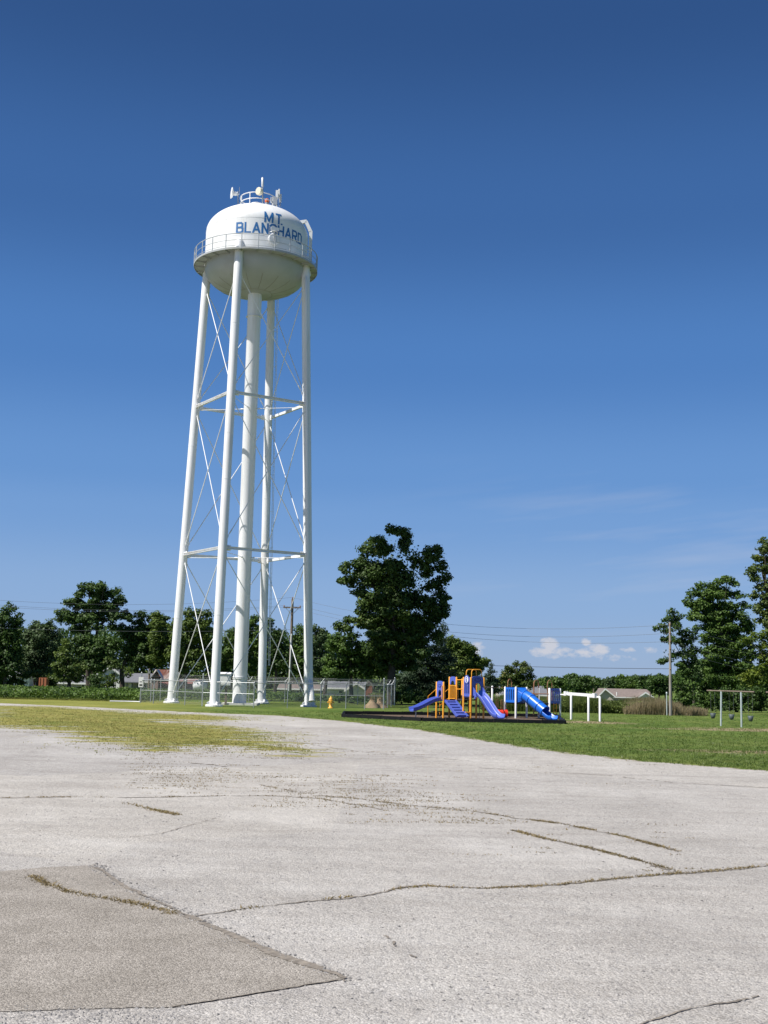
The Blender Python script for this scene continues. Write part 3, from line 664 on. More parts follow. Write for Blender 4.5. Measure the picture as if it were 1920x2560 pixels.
# overflow: weir box on the tank shoulder, pipe down the right leg, flared outlet
radR = Vector((math.cos(LEG_A[2]), math.sin(LEG_A[2]), 0)); tanR = Vector((math.sin(PHI), -math.cos(PHI), 0))   # towards the viewer
offR = radR * .12 + tanR * .42
mb = MB()
def ov(z): return legp(2, z) + offR
dR = Vector((math.cos(R(3)), math.sin(R(3)), 0))
t0 = TC + dR * 3.25; a0 = Vector((t0.x, t0.y, 38.30)); a1 = TC + dR * 3.85 + Vector((0, 0, 38.42)); a2 = TC + dR * 4.27 + Vector((0, 0, 37.55)); a3 = Vector((a2.x, a2.y, HB + .1))
sdv = dR.cross(Vector((0, 0, 1)))
for p, q_ in ((a0, a1 + (a1 - a0).normalized() * .06), (a1, a2), (a2 + Vector((0, 0, .05)), a3)): mb.obox((p + q_) / 2, (q_ - p) / 2, sdv * .13, (q_ - p).normalized().cross(sdv) * .13)
wb = mb.build('overflow_box', M_white, tower)
mb = MB(); mb.bar(a3 - dR * .6 + Vector((0, 0, 1.7)), a3 + Vector((0, 0, 1.7)), .08, .08); mb.build('standoff', M_steelw, wb)
mb = MB(); mb.tube([a3, Vector((a3.x, a3.y, HB - .3)), ov(33.2), ov(31)] + [ov(z) for z in np.linspace(29, 2.6, 8)], .125, 14)
mb.build('overflow_pipe', M_steelw, tower)
mb = MB(); o0 = ov(1.9) + radR * .12; o1 = at(779, 1757, ov(0).y - .4); o1.z = .45; dd = (o1 - o0).normalized()
mb.tube([o0 - dd * .12, o0, o1], [.05, .20, .235], 18, cap=False); mb.tube([o1, o0], [.215, .18], 18, cap=False); mb.lathe([(.215, 0), (.255, 0), (.255, .05), (.215, .05)], o1 - dd * .03, 18, axis=dd, smooth=False, closed=True)
mb.build('overflow_outlet', M_steelw, tower)
# ladder on the back leg
mb = MB(); off = Vector((math.cos(LEG_A[3] - 1.0), math.sin(LEG_A[3] - 1.0), 0))
for s in (-.2, .2):
    w = off.cross(Vector((0, 0, 1))) * s; mb.tube([legp(3, 3) + off * .55 + w, legp(3, HB - .3) + off * .55 + w], .022, 6)
z = 3.1
while z < HB - .4:
    w = off.cross(Vector((0, 0, 1))) * .2; mb.tube([legp(3, z) + off * .55 - w, legp(3, z) + off * .55 + w], .012, 5); z += .35
for z in np.arange(3.5, HB - 1, 3.0): mb.bar(legp(3, z) + off * .28, legp(3, z) + off * .57, .03, .03)
mb.build('ladder', M_steelw, tower)
# round manway with its hinged arm on the tank wall
def tank_hit(px, py, off=0.0):
    d = ray(px, py); t = 60.0
    while t < 140:
        p = CAM + d * t
        if math.hypot(p.x - TC.x, p.y - TC.y) < (roof_r(p.z) if p.z < ZT else 0) + off: return p
        t += .02
    return None
h0 = tank_hit(683, 600); nrm = Vector((h0.x - TC.x, h0.y - TC.y, 0)).normalized(); mb = MB()
mb.lathe([(.38, -.1), (.38, .2), (.46, .2), (.46, .26), (.40, .30), (.01, .32)], h0, 28, axis=nrm, smooth=False)
man = mb.build('manway', M_steelw, tower)
tg = nrm.cross(Vector((0, 0, 1))); mb = MB()
for s in (-.09, .07): mb.tube([h0 + nrm * .36 + tg * s + Vector((0, 0, -.3)), h0 + nrm * .36 + tg * s + Vector((0, 0, .42))], .025, 8)
mb.tube([h0 + nrm * .05 + tg * .3 + Vector((0, 0, .55)), h0 + nrm * .4 + tg * .1 + Vector((0, 0, .60)), h0 + nrm * .4 - tg * .25 + Vector((0, 0, .46))], .05, 8)
mb.tube([h0 + nrm * .05 - tg * .3 + Vector((0, 0, .50)), h0 + nrm * .36 + Vector((0, 0, .40))], .04, 8)
mb.build('hinge_arm', M_galv, man)
mb = MB(); mb.obox(h0 + nrm * .33 + Vector((0, 0, .78)), tg * .33, nrm * .03, Vector((0, 0, .12))); mb.build('davit_plate', M_steelw, man)
# lettering
GL = {
 'B': [[(0, 0), (0, 1)], [(0, 1), (.42, 1), (.56, .9), (.56, .63), (.42, .53), (0, .53)], [(.42, .53), (.6, .42), (.6, .11), (.45, 0), (0, 0)]],
 'L': [[(0, 1), (0, 0)], [(0, 0), (.52, 0)]], 'A': [[(0, 0), (.32, 1), (.64, 0)], [(.12, .3), (.52, .3)]], 'N': [[(0, 0), (0, 1)], [(0, 1), (.56, 0)], [(.56, 0), (.56, 1)]],
 'C': [[(.58, .72), (.58, .88), (.44, 1), (.15, 1), (0, .88), (0, .12), (.15, 0), (.44, 0), (.58, .12), (.58, .28)]], 'H': [[(0, 0), (0, 1)], [(.56, 0), (.56, 1)], [(0, .5), (.56, .5)]],
 'R': [[(0, 0), (0, 1)], [(0, 1), (.44, 1), (.58, .9), (.58, .58), (.44, .48), (0, .48)], [(.3, .48), (.6, 0)]], 'D': [[(0, 0), (0, 1)], [(0, 1), (.4, 1), (.58, .84), (.58, .16), (.4, 0), (0, 0)]],
 'M': [[(0, 0), (0, 1)], [(0, 1), (.38, .1), (.76, 1)], [(.76, 1), (.76, 0)]], 'T': [[(0, 1), (.5, 1)], [(.25, 1), (.25, 0)]], '.': [[(0.02, 0.0), (0.1, 0.0)]], 'G': [[(.5, .78), (.4, 1), (.14, 1), (0, .82), (0, .18), (.14, 0), (.4, 0), (.5, .2), (.5, .45), (.28, .45)]],
}
GWID = {'B': .60, 'L': .52, 'A': .64, 'N': .56, 'C': .58, 'H': .56, 'R': .6, 'D': .58, 'M': .76, 'T': .62, '.': .1}
def letter(mb, ch, u0, v0, h, th, place, o0):
    k = 0
    for pl in GL[ch]:
        for a, b_ in zip(pl, pl[1:]):
            a = Vector((u0 + a[0] * h, v0 + a[1] * h)); b2 = Vector((u0 + b_[0] * h, v0 + b_[1] * h)); d = (b2 - a).normalized(); n = Vector((-d.y, d.x)) * th / 2
            a = a - d * th * .42; b2 = b2 + d * th * .42; k += 1; vs = []; ns = 5
            for i in range(ns + 1):
                p = a + (b2 - a) * (i / ns)
                for q_ in (p - n, p, p + n): vs.append(place(q_.x, q_.y, o0 + k * .0012))
            mb.add(vs, [(i * 3 + j, i * 3 + j + 1, i * 3 + j + 4, i * 3 + j + 3) for i in range(ns) for j in range(2)])
def tank_ang(px, py):
    p = tank_hit(px, py); return math.atan2(p.y - TC.y, p.x - TC.x), p.z
def tank_place(u, v, o):
    a = u / RTK; r = roof_r(v) + o; return (TC.x + math.cos(a) * r, TC.y + math.sin(a) * r, v + (o if v > ZC else 0))
aB, zB0 = tank_ang(592, 583.5); _, zB1 = tank_ang(592, 559); aD, zD0 = tank_ang(752.2, 609); _, zD1 = tank_ang(750, 585)
zb, zt = (zB0 + zD0) / 2, (zB1 + zD1) / 2; hL = zt - zb
word = 'BLANCHARD'; tot = sum(GWID[c] for c in word) * hL; span = (aD - aB) * RTK; gap = (span - tot) / (len(word) - 1); u = aB * RTK
for i, ch in enumerate(word):
    mb = MB(); letter(mb, ch, u, zb, hL, hL * .19, tank_place, .008); mb.build('letter', M_blue, tank, recalc=False); u += GWID[ch] * hL + gap
aM, zM0 = tank_ang(661.5, 553.5); _, zM1 = tank_ang(663.5, 531); aT, _ = tank_ang(699, 556); aDot, zDot = tank_ang(704.3, 558.6)
hM = zM1 - zM0
mb = MB(); letter(mb, 'M', aM * RTK + .05 * hM, zM0, hM, hM * .19, tank_place, .008); mb.build('letter', M_blue, tank, recalc=False)
mb = MB(); letter(mb, 'T', tank_ang(689, 556)[0] * RTK + .09 * hM, zM0, hM, hM * .19, tank_place, .008); mb.build('letter', M_blue, tank, recalc=False)
mb = MB(); letter(mb, '.', aDot * RTK - .06, zM0 - .0, hM, hM * .15, tank_place, .008); mb.build('full_stop', M_blue, tank, recalc=False)
# roof rail, vent, hatch
RR = 1.46; zr = roof_r; zroof = ZC + (ZT - ZC) * math.sqrt(1 - (RR / RTK) ** 2); zrail = hz(640, 480, TC.y - RR)
mb = MB()
for k in range(9):
    a = -1.94 + k * 2 * math.pi / 9; p = TC + Vector((math.cos(a) * RR, math.sin(a) * RR, 0)); mb.tube([p + Vector((0, 0, zroof - .05)), p + Vector((0, 0, zrail))], .042, 8)
for z in (zrail, (zrail * .52 + zroof * .48)): mb.tube([TC + Vector((math.cos(t) * RR, math.sin(t) * RR, z)) for t in np.linspace(0, 2 * math.pi, 65)], .04, 8, cap=False)
mb.build('roof_railing', M_steelw, tower)
mb = MB(); mb.lathe([(.35, ZT - .1), (.35, ZT + .15), (.55, ZT + .18), (.5, ZT + .28), (.2, ZT + .38), (.01, ZT + .40)], (TC.x - .1, TC.y - .4, 0), 24); mb.build('roof_vent', M_steelw, tower)

# aerials standing on the tank roof: things of their own
def tall(px, py, Y): return at(px, py, Y)
yA = TC.y - .8
b0 = tall(595, 511, yA); t_ = thing('dish_antenna', b0, 'open white dish antenna facing left at the left edge of the tank roof railing', 'antenna')
mb = MB(); mb.tube([b0, tall(595, 478, yA)], .045, 8); mb.build('mast', M_galv, t_)
dc = tall(585, 483.5, yA); dn = Vector((-.95, -.28, .05)).normalized()
mb = MB(); mb.lathe([(.0, 0), (.2, .03), (.36, .10), (.46, .2), (.45, .22), (.3, .12), (.0, .04)], dc, 28, axis=dn); dsh = mb.build('reflector', M_steelw, t_)
mb = MB(); mb.tube([dc, dc - dn * .22, dc - dn * .42], [.17, .14, .06], 12); mb.build('feed_housing', M_steelw, t_)
mb = MB(); mb.tube([tall(598.5, 482, yA), tall(599, 467.5, yA)], .02, 6); mb.build('whip', M_galv, t_)
yC = TC.y - RR - .1
b0 = tall(657.5, 507, yC); t_ = thing('drum_antenna', b0, 'cream round drum antenna clamped to the middle of the tank roof railing', 'antenna')
mb = MB(); mb.tube([b0, tall(657, 472, yC)], .04, 8); mb.build('mast', M_galv, t_)
dc = tall(648.5, 478.5, yC - .15); dn = Vector((-.62, -.75, -.08)).normalized()
mb = MB(); mb.lathe([(.0, .16), (.28, .15), (.31, .12), (.31, -.1), (.2, -.16), (.0, -.18)], dc, 32, axis=dn, smooth=False); mb.build('drum', M_cream, t_)
mb = MB(); mb.bar(dc - dn * .12, tall(657, 478, yC), .1, .1); mb.build('bracket', M_galv, t_)
b0 = tall(656.5, 468, yC); t_ = thing('omni_antenna', b0, 'tall white tube antenna pointing straight up above the cream drum antenna', 'antenna')
mb = MB(); mb.tube([b0, tall(656.4, 465, yC), tall(656.3, 445, yC), tall(656.3, 443.5, yC)], [.05, .085, .085, .03], 12); mb.build('radome', M_steelw, t_)
mb = MB(); mb.tube([tall(656.8, 480, yC), b0], .035, 8); mb.build('stem', M_galv, t_)
yR = TC.y - .5
labs = ['tall slim white panel antenna left of the panel cluster on the tank roof', 'thin white stick antenna, tallest of the cluster right of the roof railing', 'short white panel antenna at the right edge of the tank roof cluster', 'wide grey panel antenna low against the right side of the roof railing', 'small white panel antenna just left of the right roof railing post']
for k, (x, y0, y1, w, d_, lab) in enumerate(((692.5, 498, 476, .20, .12, labs[0]), (697.6, 494, 473, .12, .12, labs[1]), (701, 505, 486, .19, .12, labs[2]), (688, 512, 493, .34, .16, labs[3]), (679, 508, 493, .16, .1, labs[4]))):
    yy = yR + (k % 3) * .22 - (.7 if k > 2 else 0); b0 = tall(x + .6, 516, yy); t_ = thing('panel_antenna', b0, lab, 'antenna', 'panel antennas on the tank roof')
    mb = MB(); mb.tube([b0, tall(x, y1 + 3, yy)], .03, 8); mb.build('mast', M_galv, t_)
    c0, c1 = tall(x, y0, yy - .1), tall(x, y1, yy - .1); mb = MB(); mb.obox((c0 + c1) / 2, (w / 2, 0, 0), (0, d_ / 2, 0), (0, 0, (c1.z - c0.z) / 2)); mb.build('panel', M_steelw if k != 3 else M_galv, t_)
yb = TC.y - .9; b0 = tall(667, 513, yb); t_ = thing('warning_beacon', b0, 'orange red warning beacon low on the tank roof behind the railing', 'beacon')
mb = MB(); mb.lathe([(.16, 0), (.16, .18), (.12, .2)], b0, 16, smooth=False); mb.build('base', M_galv, t_)
mb = MB(); mb.lathe([(.15, .2), (.17, .25), (.17, .46), (.1, .54), (.01, .56)], b0, 16); mb.build('lens', M_orange, t_)

# ------------------------------------------------------------------ control box by the riser, hydrant, pole details
b0 = Vector((TC.x - 1.15, TC.y - 1.2, 0)); t_ = thing('control_box', b0, 'white metal control box on a wooden post left of the tower riser pipe', 'box')
mb = MB(); mb.box(b0 + Vector((.28, 0, .65)), (.16, .16, 1.4)); mb.build('post', M_wood, t_)
mb = MB(); mb.box(b0 + Vector((-.05, -.12, 1.85)), (1.25, .42, .8)); cab = mb.build('cabinet', M_steelw, t_)
mb = MB(); mb.box(b0 + Vector((-.05, -.335, 1.85)), (1.1, .02, .68)); mb.build('cabinet_door', M_sidingw, cab)
mb = MB(); mb.hexa([b0 + Vector(v) for v in ((-.72, -.4, 2.27), (.62, -.4, 2.27), (.62, .16, 2.27), (-.72, .16, 2.27))], [b0 + Vector(v) for v in ((-.72, -.4, 2.30), (.62, -.4, 2.30), (.62, .16, 2.42), (-.72, .16, 2.42))]); mb.build('lid', M_steelw, cab)

hb = gp(826.6, 1766.5); hb.y -= 4.2; hb.x = -3.76 * hb.y / 90.19
t_ = thing('fire_hydrant', hb, 'yellow fire hydrant in front of the chain link fence', 'hydrant')
mb = MB(); mb.lathe([(.20, 0), (.20, .06), (.13, .07), (.125, .5), (.17, .51), (.17, .56), (.13, .57)], hb, 20); mb.build('barrel', M_hyd, t_)
mb = MB(); mb.lathe([(.15, .57), (.15, .62), (.13, .70), (.06, .77), (.045, .78), (.045, .85), (.01, .86)], hb, 20); mb.build('bonnet', M_hyd, t_)
for dv, r in (((1, 0, 0), .055), ((-1, 0, 0), .055), ((0, -1, 0), .075)):
    c = hb + Vector((0, 0, .42)); d = Vector(dv); mb = MB(); mb.lathe([(r, .1), (r, .17), (r * 1.25, .17), (r * 1.25, .22), (r * .4, .225), (r * .4, .26), (.005, .265)], c, 14, axis=d, smooth=False); mb.build('outlet_cap', M_hyd, t_)

# ------------------------------------------------------------------ chain link fence round the tower
fence = thing('chain_link_fence', Vector((-9, 87, 0)), 'grey chain link fence with barbed wire enclosing the feet of the water tower', 'fence')
def fx(px, Y):               # X of the photograph column at ground depth Y
    p = at(px, 1765, Y); return p.x
A = Vector((fx(350, 88.2), 88.2, 0)); B = Vector((fx(505, 83.9), 83.9, 0)); C_ = Vector((fx(634, 82.6), 82.6, 0)); D = Vector((fx(801, 84.4), 84.4, 0)); E_ = Vector((fx(959, 85.2), 85.2, 0))
Fb = Vector((1.2, 96.5, 0)); Gb = Vector((-17.0, 99.0, 0))
FH = 1.72
def fposts(a, b_, n, skip0=False):
    return [a + (b_ - a) * (i / n) for i in range(1 if skip0 else 0, n + 1)]
runs = [[A, A + (B - A) * .22, A + (B - A) * .73, B], [B, B + (C_ - B) * .34, C_], [C_, C_ + (D - C_) * .5, D], [D, D + (E_ - D) * .40, D + (E_ - D) * .7, E_], fposts(E_, Fb, 3), fposts(Fb, Gb, 6), fposts(Gb, A, 4)]
seen = set()
for ri, run in enumerate(runs):
    for p in run:
        k = (round(p.x, 2), round(p.y, 2))
        if k in seen: continue
        seen.add(k); mb = MB(); big = k in [(round(v.x, 2), round(v.y, 2)) for v in (A, B, E_, Fb, Gb)]
        hh = 2.25 if big and k != (round(E_.x, 2), round(E_.y, 2)) else FH + .03
        if k == (round(E_.x, 2), round(E_.y, 2)): hh = 2.2
        mb.tube([(p.x, p.y, -.1), (p.x, p.y, hh)], .045 if big else .034, 10); mb.lathe([(.05, hh), (.04, hh + .03), (.005, hh + .06)], (p.x, p.y, 0), 10)
        if ri in (2, 3, 4, 5) and not big: mb.tube([(p.x, p.y, FH), (p.x + .22, p.y + (-.16 if ri < 4 else .16), FH + .36)], .02, 6)
        mb.build('post', M_galv, fence)
    a, b_ = run[0], run[-1]; mb = MB(); mb.tube([Vector((p.x, p.y, FH)) for p in run], .026, 8)
    if ri in (0, 1, 3): mb.tube([Vector((p.x, p.y, .95)) for p in run], .022, 8)
    mb.build('rail', M_galv, fence)
    mb = MB(); d = (b_ - a); L = d.length; d.normalize(); n = d.cross(Vector((0, 0, 1))); stp = .085; H = FH - .05; vs, fs = [], []
    for s in (1, -1):
        x = -H
        while x < L:
            x0, z0, x1, z1 = x, .05, x + H, .05 + H
            if x0 < 0: z0 -= x0; x0 = 0
            if x1 > L: z1 -= x1 - L; x1 = L
            if s == -1: x0, x1 = L - x0, L - x1
            if abs(x1 - x0) > .05:
                p0, p1 = a + d * x0 + Vector((0, 0, z0)), a + d * x1 + Vector((0, 0, z1)); w = Vector((0, 0, .0028)); k = len(vs); o_ = n * (.004 * s)
                vs += [p0 - w + o_, p0 + w + o_, p1 + w + o_, p1 - w + o_]; fs += [(k, k + 1, k + 2, k + 3)]
            x += stp
    mb.add(vs, fs); mb.build('mesh_panel', M_wire, fence, recalc=False)
    if ri >= 2:
        mb = MB(); o_ = Vector((.2, -.14 if ri < 4 else .14, 0))
        for k in range(3):
            t = .3 + .35 * k; mb.tube([Vector((p.x, p.y, FH + .36 * t)) + o_ * t for p in run], .007, 4)
        mb.build('barbed_wire', M_galv, fence)
mb = MB(); sgn_p = Vector((A.x, A.y - .06, 1.55)); mb.box(sgn_p, (.36, .02, .75)); sg = mb.build('notice_board', M_sign, fence)
for z_, w_, h_ in ((.02, .2, .05), (-.22, .22, .12)): mb = MB(); mb.box(sgn_p + Vector((0, -.013, z_)), (w_, .004, h_)); mb.build('notice_print', M_signk, sg)
t_ = thing('ground_pipe', gp(312, 1753.5), 'thin white pipe lying in the grass left of the fence corner', 'pipe')
mb = MB(); mb.tube([gp(275, 1753, .07), gp(312, 1753.5, .07), gp(352, 1754.5, .07)], .045, 8); mb.build('length', M_steelw, t_)
for px in (276, 350):
    p = gp(px, 1753.8); mb = MB(); mb.lathe([(.06, 0), (.06, .09), (.01, .1)], p, 8, smooth=False); mb.build('end_stub', M_galv, t_)

# ------------------------------------------------------------------ playground
Z3 = Vector((0, 0, 1))
def slide(path, side, width, wall, th=.035):
    """moulded slide chute: U section lofted along the path"""
    mb = MB(); vs = []; side = Vector(side).normalized(); n = 14
    prof = [(-.5 - .07, .86), (-.5 - .04, 1.0), (-.5, .95), (-.46, .3), (-.36, .05), (-.15, 0), (.15, 0), (.36, .05), (.46, .3), (.5, .95), (.54, 1.0), (.57, .86), (.5, 0.0), (.36, -.3), (-.36, -.3), (-.5, 0)]
    m = len(prof)
    for i, p in enumerate(path):
        p = Vector(p); d = (Vector(path[min(i + 1, len(path) - 1)]) - Vector(path[max(i - 1, 0)])).normalized(); up = side.cross(d)
        if up.z < 0: up = -up
        for (u, v) in prof: vs.append(p + side * u * width + up * v * wall)
    fs = [(i * m + k, i * m + (k + 1) % m, (i + 1) * m + (k + 1) % m, (i + 1) * m + k) for i in range(len(path) - 1) for k in range(m)]
    mb.add(vs, fs, True); mb.add(vs[:m], [tuple(range(m))]); mb.add(vs[-m:], [tuple(range(m))]); return mb
def loop_handle(mb, a, b_, h, r=.022, z0=0, n=8):
    """upright hoop from a to b"""
    a, b_ = Vector(a), Vector(b_); c = (a + b_) / 2; w = (b_ - a) / 2; pts = [a + Z3 * z0]
    pts.append(a + Z3 * (h - w.length))
    for t in np.linspace(0, math.pi, 9)[1:-1]: pts.append(c - w * math.cos(t) + Z3 * (h - w.length + w.length * math.sin(t)))
    pts += [b_ + Z3 * (h - w.length), b_ + Z3 * z0]; mb.tube(pts, r, n)
def post(p, h, mat, parent, r=.058, name='post'):
    mb = MB(); mb.tube([(p.x, p.y, -.1), (p.x, p.y, h - .03), (p.x, p.y, h)], [r, r, r * .6], 14); return mb.build(name, mat, parent)
O7 = Vector((5.33, 69.0, 0)); e1 = Vector((.882, .471, 0)); e2 = Vector((-.471, .882, 0)); SA, SB = .9, .8
def G(a, b_, z=0): return O7 + e1 * SA * a + e2 * SB * b_ + Z3 * z
pg = thing('play_structure', O7, 'yellow and violet climbing frame with two open slides and a climbing ramp', 'playground')
HT = hz(1176, 1693, 69); HL = hz(1110, 1704.5, 70.2)
for (a, b_, h) in ((0, 0, HT), (1, 0, HT), (0, 1, HT), (1, 1, HT), (0, 2, HT), (0, 3, HT), (1, 2, HT - .1), (1, 3, HT - .1), (-1, 2, HL), (-1, 3, HL)): post(G(a, b_), h, M_yel, pg)
def deck(a0, a1, b0, b1, z, parent=pg, mat=M_deck):
    mb = MB(); mb.hexa([G(a0, b0, z - .07), G(a1, b0, z - .07), G(a1, b1, z - .07), G(a0, b1, z - .07)], [G(a0, b0, z), G(a1, b0, z), G(a1, b1, z), G(a0, b1, z)]); return mb.build('deck', mat, parent)
ZD1, ZD2, ZD3 = 1.42, 1.15, 1.10
deck(.04, .96, .04, .96, ZD1); deck(.04, .96, 1.04, 2.96, ZD2); deck(-.96, -.04, 2.04, 2.96, ZD3)
def slat_panel(p0, p1, z0, z1, mat, slats=4, parent=pg, name='barrier_panel', crest=0.0):
    """moulded barrier with long slots: top and bottom boards, uprights between them"""
    p0, p1 = Vector(p0), Vector(p1); d = (p1 - p0); L = d.length; d.normalize(); n = d.cross(Z3) * .022; mb = MB()
    def bd(u0, u1, za, zb): 
        c = p0 + d * (u0 + u1) / 2 + Z3 * (za + zb) / 2; mb.obox(c, d * (u1 - u0) / 2, n, Z3 * (zb - za) / 2)
    hgt = z1 - z0; bd(.05, L - .05, z0, z0 + .16 * hgt); bd(.05, L - .05, z1 - .13 * hgt, z1)
    if crest: mb.prism([p0 + d * (L / 2 + L * .42 * math.cos(t)) + Z3 * (z1 - .012 + crest * math.sin(t)) - n for t in np.linspace(0, math.pi, 14)], n * 2)
    w = (L - .1) / (slats * 2 - 1)
    for k in range(slats): bd(.05 + w * 2 * k, .05 + w * (2 * k + 1), z0 + .16 * hgt + .001, z1 - .13 * hgt - .001)
    return mb.build(name, mat, parent)
# face with the roundel
pan = slat_panel(G(0, 0) - e1 * 0, G(0, 1), hz(1167, 1741, 69.4), hz(1167, 1697, 69.4), M_purp, 4, crest=.14)
fc = G(0, .5, hz(1167, 1698.5, 69.4)); fn = -e1
mb = MB(); mb.lathe([(.0, .05), (.25, .05), (.25, .022), (.0, .022)], fc, 28, axis=fn, smooth=False); disc = mb.build('roundel', M_purp, pan)
mb = MB(); mb.lathe([(.19, .058), (.0, .0581)], fc, 28, axis=fn, smooth=False); mb.build('roundel_face', M_plastw, disc)
mb = MB(); letter(mb, 'G', -.07, -.12, .24, .055, lambda u, v, o: fc + fn * (.058 + o) - e2 * u + Z3 * v, .004); mb.build('letter_mark', M_purp, disc, recalc=False)
def arch_panel(p0, p1, z0, z1, open_w, open_h, mat, crest, parent=pg, eye=True):
    """slide doorway: panel with an arched opening, crest on top and a lens-shaped eye"""
    p0, p1 = Vector(p0), Vector(p1); d = (p1 - p0); L = d.length; d.normalize(); n = d.cross(Z3) * .03; mid = (p0 + p1) / 2; mb = MB()
    h = z1 - z0; ow = open_w / 2; outer = []; inner = []
    ts = np.linspace(0, math.pi, 15)
    inner = [(-ow, 0)] + [(-ow * math.cos(t), open_h - ow + ow * math.sin(t)) for t in ts] + [(ow, 0)]
    hw = L / 2 - .06; outer = [(-hw, 0)] + [(-hw * math.cos(t), h + crest * math.sin(t)) for t in ts] + [(hw, 0)]
    m = len(outer); vs = []
    for s in (-1, 1):
        for (u, v) in outer + inner: vs.append(mid + d * u + Z3 * (z0 + v) + n * s)
    fs = []
    for b0 in (0, 2 * m): fs += [(b0 + i, b0 + i + 1, b0 + m + i + 1, b0 + m + i) for i in range(m - 1)]
    for r in (0, m): fs += [(r + i, r + i + 1, 2 * m + r + i + 1, 2 * m + r + i) for i in range(m - 1)]
    fs += [(0, m, 3 * m, 2 * m), (m - 1, 2 * m - 1, 4 * m - 1, 3 * m - 1)]
    mb.add(vs, fs); o = mb.build('doorway_panel', mat, parent)
    if eye:
        c = mid + Z3 * (z0 + (open_h + h) / 2 + crest * .35); ee = MB()
        for s in (-1, 1):
            ee.prism([c + d * (hw * .62 * math.cos(t)) + Z3 * (.10 * math.sin(t)) + n * s * 1.02 for t in np.linspace(0, 2 * math.pi, 20, endpoint=False)], n * s * .35)
        ey = ee.build('eye_recess', M_purpd, o); ee = MB()
        for s in (-1, 1): ee.prism([c + d * (hw * .42 * math.cos(t)) + Z3 * (.055 * math.sin(t)) + n * s * 1.38 for t in np.linspace(0, 2 * math.pi, 20, endpoint=False)], n * s * .3)
        ee.build('eye_boss', mat, ey)
    return o
arch_panel(G(0, 0), G(1, 0), ZD1 - .15, hz(1193, 1695, 69.2), .5, .85, M_purp, .12)
arch_panel(G(-1, 2), G(-1, 3), ZD3 - .05, hz(1100, 1708, 70.4), .32, .62, M_purp, .14)
arch_panel(G(0, 2), G(0, 3) , HT - .45, HT - .12, .4, .22, M_purp, .14, eye=False)
arch_panel(G(1, 1), G(1, 2), ZD2, HT - .25, .4, .7, M_purp, .12, eye=False)
slat_panel(G(1, 2), G(1, 3), ZD2 + .05, ZD2 + .85, M_purp, 4)
slat_panel(G(0, 1), G(1, 1), ZD1, ZD1 + .9, M_purp, 3)
# tall slide
pth = []
for t in np.linspace(0, 1, 16):
    z = ZD1 * (1 - t) ** 1.0; z = .20 + (ZD1 - .18) * (0.5 * (1 + math.cos(math.pi * min(1, t * 1.08)))) if t > 0 else ZD1
    pth.append(G(.5, 0) - e2 * (.02 + 2.0 * t) + e1 * .32 * t + Z3 * z)
sl = slide(pth, e1, .56, .22).build('slide', M_purp, pg)
mb = MB(); mb.obox(pth[2] + Z3 * .17 , e1 * .14, e2 * .012, Z3 * .16); mb.build('slide_seat_flap', M_sky, sl)
mb = MB(); mb.tube([pth[-3] - Z3 * .05, pth[-3] - Z3 * .35], .03, 8); mb.build('slide_foot', M_galv, sl)
for s in (-.33, .33):
    mb = MB(); mb.prism([G(.5, 0, ZD1) + e1 * s - e2 * .02, G(.5, 0, ZD1) + e1 * s - e2 * .42 - Z3 * .12, G(.5, 0, ZD1 + .25) + e1 * s - e2 * .3, G(.5, 0, ZD1 + .5) + e1 * s - e2 * .02], e1 * .04); mb.build('slide_hood_side', M_purp, sl)
# left slide with double trough lip
pth = [G(-1, 2.5) - e1 * (.0 + 1.95 * t) + Z3 * (ZD3 - .02 - .62 * sstep(t * .95) - .02 * t) for t in np.linspace(0, 1, 14)]
s2 = slide(pth, e2, .52, .20).build('slide', M_purp, pg)
mb = MB(); q_ = pth[-3]; mb.tube([q_ - Z3 * .06, Vector((q_.x, q_.y, -.05))], .035, 8); mb.build('slide_foot', M_galv, s2)
mb = MB()
for s in (-1, 1): mb.tube([p + e2 * s * .30 + Z3 * .03 for p in pth[1:]], .018, 6)
mb.build('slide_groove', M_purpd, s2)
# climbing ramp with hand slots
rt, rb_ = G(-.5, 2, 1.08), G(-.5, 2, .16) - e2 * 1.15 + e1 * .18; dn = (rb_ - rt).normalized(); rn = e1.cross(dn).normalized(); rn = rn if rn.z > 0 else -rn; mb = MB(); Lr = (rb_ - rt).length
W = .42; nb = 6; 
for k in range(nb):
    u0, u1 = k / nb, (k + .62) / nb; c = rt + dn * Lr * (u0 + u1) / 2; mb.obox(c, e1 * W * .72, dn * Lr * (u1 - u0) / 2, rn * .03)
for s in (-1, 1): mb.obox(rt + dn * Lr / 2 + e1 * s * (W * .86) , e1 * .06, dn * Lr / 2, rn * .05)
ramp_ = mb.build('climbing_ramp', M_purp, pg)
mb = MB(); mb.obox(rt + dn * Lr / 2 - rn * .055, e1 * W * .8, dn * Lr * .49, rn * .02); mb.build('ramp_backing', M_purpd, ramp_)
